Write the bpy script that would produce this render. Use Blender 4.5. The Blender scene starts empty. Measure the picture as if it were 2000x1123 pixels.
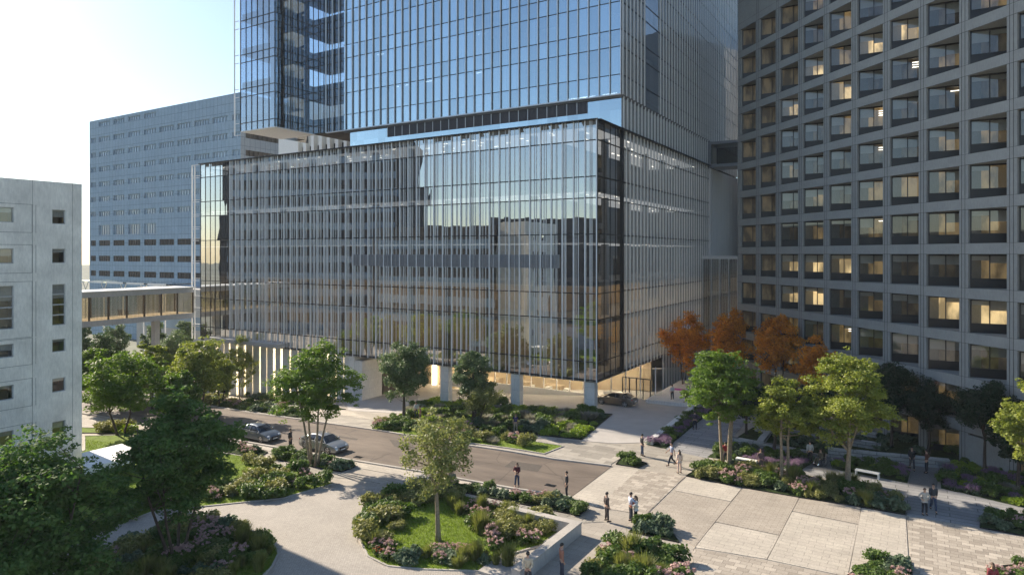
import bpy, bmesh, math, random
import numpy as np
from mathutils import Vector, Matrix
from mathutils.geometry import delaunay_2d_cdt
random.seed(7)
C = bpy.context.scene.collection
R = math.radians
# ---------------------------------------------------------------- survey frame
F, H, HOR = 1308.0, 17.0, 496.0            # focal length (px of a 2000 px wide picture), eye height, horizon row
D2 = Vector((796.0, 1308.0)).normalized()  # the street grid: away from us along the tower's side
D1 = Vector((D2.y, -D2.x))                 # along the long front, to the right
OY = F * H / 310.0
OX = (1166 - 1000) / F * OY
PHI = math.atan2(D1.y, D1.x)

def L2W(a, v):
    return (OX + D1.x * a + D2.x * v, OY + D1.y * a + D2.y * v)
def W2L(x, y):
    dx, dy = x - OX, y - OY
    return (dx * D1.x + dy * D1.y, dx * D2.x + dy * D2.y)
def a_at(px, v):
    r = (px - 1000) / F
    bx, by = OX + D2.x * v, OY + D2.y * v
    return (r * by - bx) / (D1.x - r * D1.y)
def v_at(px, a):
    r = (px - 1000) / F
    bx, by = OX + D1.x * a, OY + D1.y * a
    return (r * by - bx) / (D2.x - r * D2.y)
def z_of(py, a, v):
    return H + (HOR - py) * L2W(a, v)[1] / F
def ss(x, a, b):
    t = min(1.0, max(0.0, (x - a) / (b - a)))
    return t * t * (3 - 2 * t)
def terr(a, v):
    u = max(0.0, min(75.0, -a))
    u = u * u / (u + 3.0) if u > 0 else 0.0
    z = -(0.03 + 0.055 * ss(v, -22, -4)) * u
    w = min(max(v - 4, 0.0), 24.0)
    z -= 0.08 * w * ss(-a, 2, 12) * (1 - ss(-a, 12, 38)) if a < 0 else 0.0
    z -= 0.07 * w * (1 - ss(a, 3, 16)) * (1 - ss(-a, 2, 12))
    return z
def GL(px, py, dz=0.0):
    """ground point seen at a picture position, in grid coordinates"""
    z = 0.0
    for i in range(40):
        y = F * (H - z) / (py - HOR)
        x = (px - 1000) / F * y
        a, v = W2L(x, y)
        z = 0.5 * z + 0.5 * (terr(a, v) + dz)
    return (a, v, z)
def GW(px, py):
    a, v, z = GL(px, py)
    x, y = L2W(a, v)
    return (x, y, z)
def PL(px, py, z):
    y = F * (H - z) / (py - HOR)
    return W2L((px - 1000) / F * y, y)

# ---------------------------------------------------------------- materials
def newmat(name):
    m = bpy.data.materials.new(name); m.use_nodes = True
    nt = m.node_tree
    return m, nt, nt.nodes['Principled BSDF']
def nd(nt, t, **k):
    n = nt.nodes.new(t)
    for a, b in k.items():
        if hasattr(n, a): setattr(n, a, b)
        else: n.inputs[a].default_value = b
    return n
def lk(nt, a, b): nt.links.new(a, b)
def rgb(c): return (c[0], c[1], c[2], 1.0)
def simple(name, col, rough=0.6, metal=0.0, var=0.12, scale=3.0, bump=0.0, bscale=40.0, spec=0.5, coat=0.0):
    m, nt, p = newmat(name)
    tc = nd(nt, 'ShaderNodeTexCoord')
    n = nd(nt, 'ShaderNodeTexNoise'); n.inputs['Scale'].default_value = scale; n.inputs['Detail'].default_value = 6
    lk(nt, tc.outputs['Object'], n.inputs['Vector'])
    r = nd(nt, 'ShaderNodeValToRGB')
    r.color_ramp.elements[0].position = 0.3; r.color_ramp.elements[1].position = 0.7
    r.color_ramp.elements[0].color = rgb([c * (1 - var) for c in col])
    r.color_ramp.elements[1].color = rgb([min(1, c * (1 + var)) for c in col])
    lk(nt, n.outputs['Fac'], r.inputs[0]); lk(nt, r.outputs[0], p.inputs['Base Color'])
    p.inputs['Roughness'].default_value = rough; p.inputs['Metallic'].default_value = metal
    p.inputs['Specular IOR Level'].default_value = spec
    p.inputs['Coat Weight'].default_value = coat
    if bump:
        n2 = nd(nt, 'ShaderNodeTexNoise'); n2.inputs['Scale'].default_value = bscale; n2.inputs['Detail'].default_value = 5
        lk(nt, tc.outputs['Object'], n2.inputs['Vector'])
        b = nd(nt, 'ShaderNodeBump'); b.inputs['Strength'].default_value = bump; b.inputs['Distance'].default_value = 0.05
        lk(nt, n2.outputs['Fac'], b.inputs['Height']); lk(nt, b.outputs[0], p.inputs['Normal'])
    return m
def emis(name, col, s):
    m, nt, p = newmat(name)
    p.inputs['Base Color'].default_value = rgb((0.8, 0.8, 0.8))
    p.inputs['Emission Color'].default_value = rgb(col); p.inputs['Emission Strength'].default_value = s
    return m
def glass(name, tint, base, gcol=(1, 1, 1), rough=0.0, wave=0.0, panel=None):
    m, nt, p = newmat(name); nt.nodes.remove(p)
    out = nt.nodes['Material Output']
    t = nd(nt, 'ShaderNodeBsdfTransparent'); t.inputs[0].default_value = rgb(tint)
    g = nd(nt, 'ShaderNodeBsdfGlossy'); g.inputs['Color'].default_value = rgb(gcol); g.inputs['Roughness'].default_value = rough
    f = nd(nt, 'ShaderNodeFresnel'); f.inputs[0].default_value = 1.5
    ma = nd(nt, 'ShaderNodeMath', operation='MULTIPLY_ADD'); ma.inputs[1].default_value = 1 - base; ma.inputs[2].default_value = base
    lk(nt, f.outputs[0], ma.inputs[0])
    mx = nd(nt, 'ShaderNodeMixShader')
    lk(nt, ma.outputs[0], mx.inputs[0]); lk(nt, t.outputs[0], mx.inputs[1]); lk(nt, g.outputs[0], mx.inputs[2])
    lk(nt, mx.outputs[0], out.inputs[0])
    tc = nd(nt, 'ShaderNodeTexCoord')
    if wave:
        n = nd(nt, 'ShaderNodeTexNoise'); n.inputs['Scale'].default_value = 0.35; n.inputs['Detail'].default_value = 1
        lk(nt, tc.outputs['Object'], n.inputs['Vector'])
        b = nd(nt, 'ShaderNodeBump'); b.inputs['Strength'].default_value = wave; b.inputs['Distance'].default_value = 0.05
        lk(nt, n.outputs['Fac'], b.inputs['Height']); lk(nt, b.outputs[0], g.inputs['Normal']); lk(nt, b.outputs[0], f.inputs['Normal'])
    if panel:
        # every pane of a coated facade differs a little in tint
        geo = nd(nt, 'ShaderNodeNewGeometry')
        mr = nd(nt, 'ShaderNodeMapRange'); mr.inputs[3].default_value = panel[0]; mr.inputs[4].default_value = panel[1]
        lk(nt, geo.outputs['Random Per Island'], mr.inputs[0])
        mm = nd(nt, 'ShaderNodeMix', data_type='RGBA', blend_type='MULTIPLY'); mm.inputs[0].default_value = 1
        mm.inputs[6].default_value = rgb(gcol)
        lk(nt, mr.outputs[0], mm.inputs[7]); lk(nt, mm.outputs[2], g.inputs['Color'])
    return m
def paving(name, c1, c2, mortar, bw, bh, off=0.5, msz=0.006, rot=0.0, stain=0.12, rough=0.8):
    """stone slabs laid on the street grid; joints, slab-to-slab differences and worn stains"""
    m, nt, p = newmat(name)
    tc = nd(nt, 'ShaderNodeTexCoord'); mp = nd(nt, 'ShaderNodeMapping'); mp.inputs['Rotation'].default_value = (0, 0, rot)
    lk(nt, tc.outputs['Object'], mp.inputs[0])
    br = nd(nt, 'ShaderNodeTexBrick', offset=off); br.inputs['Color1'].default_value = rgb(c1); br.inputs['Color2'].default_value = rgb(c2)
    br.inputs['Mortar'].default_value = rgb(mortar); br.inputs['Scale'].default_value = 1.0
    br.inputs['Brick Width'].default_value = bw; br.inputs['Row Height'].default_value = bh
    br.inputs['Mortar Size'].default_value = msz; br.inputs['Mortar Smooth'].default_value = 0.3
    lk(nt, mp.outputs[0], br.inputs['Vector'])
    n = nd(nt, 'ShaderNodeTexNoise'); n.inputs['Scale'].default_value = 0.45; n.inputs['Detail'].default_value = 9; n.inputs['Roughness'].default_value = 0.65
    lk(nt, tc.outputs['Object'], n.inputs['Vector'])
    mr = nd(nt, 'ShaderNodeMapRange'); mr.inputs[1].default_value = 0.3; mr.inputs[2].default_value = 0.7; mr.inputs[3].default_value = 1 - stain; mr.inputs[4].default_value = 1 + stain
    lk(nt, n.outputs['Fac'], mr.inputs[0])
    n2 = nd(nt, 'ShaderNodeTexNoise'); n2.inputs['Scale'].default_value = 14; n2.inputs['Detail'].default_value = 5
    lk(nt, tc.outputs['Object'], n2.inputs['Vector'])
    mr2 = nd(nt, 'ShaderNodeMapRange'); mr2.inputs[1].default_value = 0.3; mr2.inputs[2].default_value = 0.7; mr2.inputs[3].default_value = 0.86; mr2.inputs[4].default_value = 1.12
    lk(nt, n2.outputs['Fac'], mr2.inputs[0])
    mu = nd(nt, 'ShaderNodeMath', operation='MULTIPLY'); lk(nt, mr.outputs[0], mu.inputs[0]); lk(nt, mr2.outputs[0], mu.inputs[1])
    mm = nd(nt, 'ShaderNodeMix', data_type='RGBA', blend_type='MULTIPLY'); mm.inputs[0].default_value = 1
    lk(nt, br.outputs['Color'], mm.inputs[6]); lk(nt, mu.outputs[0], mm.inputs[7]); lk(nt, mm.outputs[2], p.inputs['Base Color'])
    p.inputs['Roughness'].default_value = rough
    b = nd(nt, 'ShaderNodeBump'); b.inputs['Strength'].default_value = 0.5; b.inputs['Distance'].default_value = 0.02
    iv = nd(nt, 'ShaderNodeMath', operation='SUBTRACT'); lk(nt, n2.outputs['Fac'], iv.inputs[0]); lk(nt, br.outputs['Fac'], iv.inputs[1])
    lk(nt, iv.outputs[0], b.inputs['Height']); lk(nt, b.outputs[0], p.inputs['Normal'])
    return m
def concrete(name, col, joint=None, var=0.16, rough=0.8, streak=0.0, axes=('X', 'Z')):
    """cast concrete: cloudy mottling, pores, optional panel joints on a wall"""
    m, nt, p = newmat(name)
    tc = nd(nt, 'ShaderNodeTexCoord')
    n = nd(nt, 'ShaderNodeTexNoise'); n.inputs['Scale'].default_value = 0.5; n.inputs['Detail'].default_value = 10; n.inputs['Roughness'].default_value = 0.62
    lk(nt, tc.outputs['Object'], n.inputs['Vector'])
    r = nd(nt, 'ShaderNodeValToRGB'); r.color_ramp.elements[0].position = 0.32; r.color_ramp.elements[1].position = 0.68
    r.color_ramp.elements[0].color = rgb([c * (1 - var) for c in col]); r.color_ramp.elements[1].color = rgb([c * (1 + var) for c in col])
    lk(nt, n.outputs['Fac'], r.inputs[0]); cur = r.outputs[0]
    n3 = nd(nt, 'ShaderNodeTexNoise'); n3.inputs['Scale'].default_value = 9; n3.inputs['Detail'].default_value = 6
    mp = nd(nt, 'ShaderNodeMapping'); mp.inputs['Scale'].default_value = (1, 1, 0.25); lk(nt, tc.outputs['Object'], mp.inputs[0]); lk(nt, mp.outputs[0], n3.inputs['Vector'])
    mr = nd(nt, 'ShaderNodeMapRange'); mr.inputs[1].default_value = 0.3; mr.inputs[2].default_value = 0.72; mr.inputs[3].default_value = 0.9; mr.inputs[4].default_value = 1.08
    lk(nt, n3.outputs['Fac'], mr.inputs[0])
    mm = nd(nt, 'ShaderNodeMix', data_type='RGBA', blend_type='MULTIPLY'); mm.inputs[0].default_value = 1
    lk(nt, cur, mm.inputs[6]); lk(nt, mr.outputs[0], mm.inputs[7]); cur = mm.outputs[2]
    if joint:
        sp = nd(nt, 'ShaderNodeSeparateXYZ'); lk(nt, tc.outputs['Object'], sp.inputs[0])
        cb = nd(nt, 'ShaderNodeCombineXYZ'); lk(nt, sp.outputs[axes[0]], cb.inputs[0]); lk(nt, sp.outputs[axes[1]], cb.inputs[1])
        br = nd(nt, 'ShaderNodeTexBrick', offset=joint[2]); br.inputs['Scale'].default_value = 1
        br.inputs['Brick Width'].default_value = joint[0]; br.inputs['Row Height'].default_value = joint[1]; br.inputs['Mortar Size'].default_value = joint[3]
        br.inputs['Color1'].default_value = rgb((1, 1, 1)); br.inputs['Color2'].default_value = rgb((0.9, 0.92, 0.94)); br.inputs['Mortar'].default_value = rgb((0.45, 0.45, 0.47))
        lk(nt, cb.outputs[0], br.inputs['Vector'])
        m2 = nd(nt, 'ShaderNodeMix', data_type='RGBA', blend_type='MULTIPLY'); m2.inputs[0].default_value = 1
        lk(nt, cur, m2.inputs[6]); lk(nt, br.outputs['Color'], m2.inputs[7]); cur = m2.outputs[2]
    lk(nt, cur, p.inputs['Base Color']); p.inputs['Roughness'].default_value = rough
    b = nd(nt, 'ShaderNodeBump'); b.inputs['Strength'].default_value = 0.25; b.inputs['Distance'].default_value = 0.02
    lk(nt, n3.outputs['Fac'], b.inputs['Height']); lk(nt, b.outputs[0], p.inputs['Normal'])
    return m
def leafmat(name, c1, c2, c3=None, trans=0.35, rough=0.55):
    m, nt, p = newmat(name)
    out = nt.nodes['Material Output']
    geo = nd(nt, 'ShaderNodeNewGeometry')
    r = nd(nt, 'ShaderNodeValToRGB'); r.color_ramp.elements[0].color = rgb(c1); r.color_ramp.elements[1].color = rgb(c2)
    if c3:
        e = r.color_ramp.elements.new(0.93); e.color = rgb(c3); r.color_ramp.elements[1].position = 0.88; r.color_ramp.elements[2].position = 1.0
        r.color_ramp.elements[2].color = rgb(c3)
    tc = nd(nt, 'ShaderNodeTexCoord')
    n = nd(nt, 'ShaderNodeTexNoise'); n.inputs['Scale'].default_value = 0.9; n.inputs['Detail'].default_value = 2
    lk(nt, tc.outputs['Object'], n.inputs['Vector'])
    ad = nd(nt, 'ShaderNodeMath', operation='MULTIPLY_ADD'); ad.inputs[1].default_value = 0.55
    lk(nt, geo.outputs['Random Per Island'], ad.inputs[0])
    mr = nd(nt, 'ShaderNodeMapRange'); mr.inputs[1].default_value = 0.3; mr.inputs[2].default_value = 0.7; mr.inputs[3].default_value = 0.0; mr.inputs[4].default_value = 0.45
    lk(nt, n.outputs['Fac'], mr.inputs[0]); lk(nt, mr.outputs[0], ad.inputs[2]); lk(nt, ad.outputs[0], r.inputs[0])
    lk(nt, r.outputs[0], p.inputs['Base Color']); p.inputs['Roughness'].default_value = rough; p.inputs['Specular IOR Level'].default_value = 0.35
    t = nd(nt, 'ShaderNodeBsdfTranslucent')
    hs = nd(nt, 'ShaderNodeHueSaturation'); hs.inputs['Saturation'].default_value = 1.15; hs.inputs['Value'].default_value = 1.5
    lk(nt, r.outputs[0], hs.inputs['Color']); lk(nt, hs.outputs[0], t.inputs[0])
    mx = nd(nt, 'ShaderNodeMixShader'); mx.inputs[0].default_value = trans
    lk(nt, p.outputs[0], mx.inputs[1]); lk(nt, t.outputs[0], mx.inputs[2]); lk(nt, mx.outputs[0], out.inputs[0])
    return m

M = {}
M['plaza'] = paving('plaza_stone', (0.404, 0.365, 0.310), (0.353, 0.318, 0.272), (0.129, 0.116, 0.102), 1.2, 0.6, stain=0.14)
M['light'] = paving('light_stone', (0.50, 0.455, 0.385), (0.455, 0.41, 0.35), (0.27, 0.24, 0.205), 0.9, 0.45, off=0.4, stain=0.13, msz=0.012)
M['brown'] = paving('brown_stone', (0.425, 0.375, 0.315), (0.375, 0.33, 0.275), (0.21, 0.185, 0.155), 0.6, 0.2, off=0.5, stain=0.14, msz=0.012)
M['checker'] = paving('checker_stone', (0.516, 0.460, 0.387), (0.310, 0.271, 0.225), (0.172, 0.150, 0.128), 0.62, 0.42, off=0.37, stain=0.1, msz=0.012)
M['walk'] = paving('walk_stone', (0.430, 0.396, 0.344), (0.275, 0.254, 0.221), (0.112, 0.103, 0.093), 1.9, 0.75, off=0.4, stain=0.16, msz=0.012)
M['slab'] = paving('garden_slab', (0.33, 0.33, 0.335), (0.25, 0.25, 0.26), (0.05, 0.05, 0.05), 2.4, 0.62, off=0.33, msz=0.02)
M['sett'] = paving('drive_sett', (0.447, 0.408, 0.361), (0.387, 0.353, 0.310), (0.224, 0.202, 0.178), 0.16, 0.11, stain=0.10, msz=0.008)
M['ramp'] = simple('ramp_concrete', (0.46, 0.435, 0.41), 0.75, var=0.08, scale=0.6, bump=0.15)
M['gravel'] = simple('gravel', (0.17, 0.165, 0.16), 0.9, var=0.25, scale=12, bump=0.5, bscale=30)
M['kerb'] = concrete('kerb_stone', (0.44, 0.41, 0.37))
M['ground'] = simple('far_ground', (0.16, 0.17, 0.13), 0.95, var=0.25, scale=0.05)
def asphalt():
    m, nt, p = newmat('asphalt')
    tc = nd(nt, 'ShaderNodeTexCoord'); mp = nd(nt, 'ShaderNodeMapping'); mp.inputs['Scale'].default_value = (0.25, 1, 1)
    lk(nt, tc.outputs['Object'], mp.inputs[0])
    n = nd(nt, 'ShaderNodeTexNoise'); n.inputs['Scale'].default_value = 0.7; n.inputs['Detail'].default_value = 9; n.inputs['Roughness'].default_value = 0.65
    lk(nt, mp.outputs[0], n.inputs['Vector'])
    r = nd(nt, 'ShaderNodeValToRGB'); r.color_ramp.elements[0].position = 0.33; r.color_ramp.elements[1].position = 0.68
    r.color_ramp.elements[0].color = rgb((0.105, 0.083, 0.068)); r.color_ramp.elements[1].color = rgb((0.205, 0.165, 0.132))
    lk(nt, n.outputs['Fac'], r.inputs[0])
    n2 = nd(nt, 'ShaderNodeTexNoise'); n2.inputs['Scale'].default_value = 60; n2.inputs['Detail'].default_value = 3
    lk(nt, tc.outputs['Object'], n2.inputs['Vector'])
    v = nd(nt, 'ShaderNodeTexVoronoi', feature='DISTANCE_TO_EDGE'); v.inputs['Scale'].default_value = 0.22
    n4 = nd(nt, 'ShaderNodeTexNoise'); n4.inputs['Scale'].default_value = 1.4; n4.inputs['Detail'].default_value = 4
    lk(nt, tc.outputs['Object'], n4.inputs['Vector'])
    mv = nd(nt, 'ShaderNodeMix', data_type='RGBA'); mv.inputs[0].default_value = 0.12
    lk(nt, tc.outputs['Object'], mv.inputs[6]); lk(nt, n4.outputs['Color'], mv.inputs[7]); lk(nt, mv.outputs[2], v.inputs['Vector'])
    cr = nd(nt, 'ShaderNodeMapRange'); cr.inputs[1].default_value = 0.0; cr.inputs[2].default_value = 0.012; cr.inputs[3].default_value = 0.6; cr.inputs[4].default_value = 1.0
    lk(nt, v.outputs['Distance'], cr.inputs[0])
    mr = nd(nt, 'ShaderNodeMapRange'); mr.inputs[1].default_value = 0.3; mr.inputs[2].default_value = 0.7; mr.inputs[3].default_value = 0.85; mr.inputs[4].default_value = 1.15
    lk(nt, n2.outputs['Fac'], mr.inputs[0])
    mu = nd(nt, 'ShaderNodeMath', operation='MULTIPLY'); lk(nt, mr.outputs[0], mu.inputs[0]); lk(nt, cr.outputs[0], mu.inputs[1])
    mm = nd(nt, 'ShaderNodeMix', data_type='RGBA', blend_type='MULTIPLY'); mm.inputs[0].default_value = 1
    lk(nt, r.outputs[0], mm.inputs[6]); lk(nt, mu.outputs[0], mm.inputs[7]); lk(nt, mm.outputs[2], p.inputs['Base Color'])
    p.inputs['Roughness'].default_value = 0.72
    b = nd(nt, 'ShaderNodeBump'); b.inputs['Strength'].default_value = 0.4; b.inputs['Distance'].default_value = 0.01
    lk(nt, n2.outputs['Fac'], b.inputs['Height']); lk(nt, b.outputs[0], p.inputs['Normal'])
    return m
M['asphalt'] = asphalt(); M['patch'] = simple('asphalt_repair', (0.095, 0.08, 0.068), .8, var=.15, scale=5, bump=.3)
M['joint'] = simple('joint_grout', (0.24, 0.215, 0.185), 0.9)
M['lawn'] = simple('lawn_turf', (0.155, 0.225, 0.03), 0.9, var=0.25, scale=2.2, bump=1.0, bscale=30, spec=0.2)
M['soil'] = simple('planting_soil', (0.035, 0.055, 0.018), 0.95, var=0.4, scale=2.5, bump=1.0, bscale=16, spec=0.1)
M['blade'] = leafmat('grass_blade', (0.12, 0.19, 0.02), (0.22, 0.29, 0.045), trans=0.3)
M['conc_left'] = concrete('pale_cast_concrete', (0.80, 0.775, 0.715), var=0.13)
M['conc_far_hazed'] = concrete('far_panel_hazed', (0.29, 0.41, 0.52), joint=(1.6, 2.25, 0.0, 0.05), var=0.06)  # distance haze and skylight blue put into the panel colour
M['conc_far_hazed_side'] = concrete('far_panel_hazed_side', (0.29, 0.33, 0.37), joint=(1.6, 2.25, 0.0, 0.05), var=0.06, axes=('Y', 'Z'))  # side face copy toned darker, with less of the haze blue
M['conc_right'] = concrete('grey_precast', (0.315, 0.325, 0.312), var=0.08)
M['white_stone'] = concrete('white_stone', (0.76, 0.74, 0.70), var=0.07, joint=(1.3, 1.3, 0.5, 0.006))
M['wallcap'] = concrete('seat_wall_concrete', (0.46, 0.45, 0.43), var=0.08)
M['soffit'] = simple('white_soffit', (0.86, 0.86, 0.83), 0.5, var=0.02)
M['fin'] = simple('aluminium_fin', (0.80, 0.82, 0.84), 0.35, metal=0.1, var=0.03)
M['finw'] = simple('pale_aluminium_fin', (0.80, 0.79, 0.76), 0.45, metal=0.1, var=0.03)
M['dark'] = simple('dark_metal', (0.025, 0.027, 0.03), 0.4, metal=0.5, var=0.05)
M['black'] = simple('black_panel', (0.012, 0.012, 0.014), 0.35, var=0.05)
M['floor_slab'] = simple('interior_slab', (0.17, 0.16, 0.15), 0.8, var=0.05)
M['core'] = simple('interior_core', (0.075, 0.065, 0.055), 0.85, var=0.3, scale=0.4)
M['core_warm'] = simple('interior_core_warm', (0.42, 0.33, 0.22), 0.8, var=0.25, scale=0.35)
M['podglass'] = glass('podium_glass', (0.42, 0.43, 0.42), 0.52, (0.95, 0.98, 1.0), wave=0.10, panel=(0.84, 1.0))
M['sideglass'] = glass('side_glass', (0.62, 0.61, 0.58), 0.30, (0.90, 0.93, 0.95), wave=0.05, panel=(0.84, 1.0))
M['towglass'] = glass('tower_glass', (0.40, 0.55, 0.70), 0.72, (0.76, 0.91, 1.0), wave=0.05, panel=(0.80, 1.0))
M['bayglass'] = glass('bay_glass', (0.60, 0.74, 0.86), 0.36, (0.85, 0.93, 1.0), wave=0.04)
M['beige'] = glass('beige_glass', (0.80, 0.72, 0.58), 0.14, (1, 0.97, 0.9))
M['clear'] = glass('clear_glass', (0.86, 0.88, 0.86), 0.06, (1, 1, 1))
M['winglass'] = glass('window_glass', (0.74, 0.75, 0.73), 0.08, (0.9, 0.93, 0.95), wave=0.03)
M['farglass_sky'] = simple('far_window_sky_tint', (0.22, 0.32, 0.42), 0.10, var=0.25, scale=0.15, spec=1.0)  # opaque panes; pale sky reflection put into the base colour
M['louver'] = simple('louver_metal', (0.30, 0.31, 0.33), 0.45, metal=0.4, var=0.06)
M['louver_dark'] = simple('louver_dark_metal', (0.11, 0.10, 0.105), 0.5, metal=0.3, var=0.06)
M['ceil_glow_warm'] = emis('warm_ceiling_glow', (1.0, 0.80, 0.56), 0.9)  # whole ceilings made to glow, added to warm the lower floors
M['ceil_glow_pale'] = emis('pale_ceiling_glow', (0.95, 0.97, 1.0), 0.35)  # faintly glowing ceilings, added to lighten the upper floors
M['lamp'] = emis('ceiling_lamp', (1.0, 0.93, 0.80), 2.6)
M['warm'] = emis('warm_lamp', (1.0, 0.80, 0.50), 5.0)
M['lobbylamp'] = emis('lobby_lamp', (1.0, 0.84, 0.62), 14.0)
M['rock'] = concrete('split_rock', (0.42, 0.41, 0.39), joint=(1.7, 0.28, 0.4, 0.03), var=0.2)
M['bronze'] = simple('bronze_frame', (0.10, 0.075, 0.05), 0.45, metal=0.5, var=0.05)
M['bark_pale'] = simple('pale_bark', (0.27, 0.22, 0.155), 0.9, var=0.3, scale=8, bump=0.6)
M['bark_dark'] = simple('dark_bark', (0.085, 0.062, 0.047), 0.9, var=0.3, scale=8, bump=0.6)
M['l_near'] = leafmat('leaf_near_dark', (0.053, 0.112, 0.028), (0.132, 0.217, 0.053), trans=0.35, rough=0.75)
M['l_locust'] = leafmat('leaf_locust', (0.080, 0.152, 0.023), (0.189, 0.275, 0.051), trans=0.4)
M['l_yellow'] = leafmat('leaf_yellow_green', (0.085, 0.140, 0.018), (0.185, 0.250, 0.042), (0.36, 0.39, 0.09), trans=0.4)
M['l_maple'] = leafmat('leaf_deep_green', (0.033, 0.090, 0.033), (0.090, 0.172, 0.067), (0.194, 0.254, 0.105), trans=0.25)
M['l_dark'] = leafmat('leaf_dark', (0.031, 0.071, 0.018), (0.079, 0.136, 0.031), trans=0.3)
M['l_shade'] = leafmat('leaf_shade_green', (0.010, 0.030, 0.012), (0.028, 0.062, 0.024), trans=0.15, rough=0.7)  # darker leaf copy with the garden's shade put into the colour
M['l_olive'] = leafmat('leaf_olive', (0.081, 0.121, 0.027), (0.189, 0.216, 0.061), (0.351, 0.365, 0.135), trans=0.35)
M['l_orange'] = leafmat('leaf_orange', (0.319, 0.106, 0.025), (0.722, 0.297, 0.046), (0.956, 0.510, 0.085), trans=0.4)
M['s_green'] = leafmat('shrub_green', (0.056, 0.112, 0.022), (0.150, 0.213, 0.044), trans=0.3)
M['s_olive'] = leafmat('shrub_olive', (0.090, 0.120, 0.030), (0.204, 0.222, 0.060), (0.360, 0.348, 0.120), trans=0.3)
M['s_dark'] = leafmat('shrub_dark', (0.026, 0.066, 0.026), (0.078, 0.138, 0.060), (0.204, 0.264, 0.156), trans=0.2)
M['s_lime'] = leafmat('shrub_lime', (0.154, 0.246, 0.024), (0.308, 0.400, 0.046), trans=0.35)
M['s_grey'] = leafmat('shrub_grey', (0.20, 0.20, 0.15), (0.30, 0.29, 0.23), trans=0.3)
M['g_tan'] = leafmat('grass_tan', (0.12, 0.16, 0.035), (0.26, 0.26, 0.09), trans=0.35)
M['f_pink'] = leafmat('petal_pink', (0.42, 0.27, 0.25), (0.60, 0.45, 0.41), trans=0.3)
M['f_mauve'] = leafmat('petal_mauve', (0.20, 0.12, 0.20), (0.32, 0.22, 0.32), trans=0.3)
M['f_orange'] = leafmat('petal_orange', (0.315, 0.070, 0.014), (0.455, 0.140, 0.035), trans=0.3)

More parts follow.
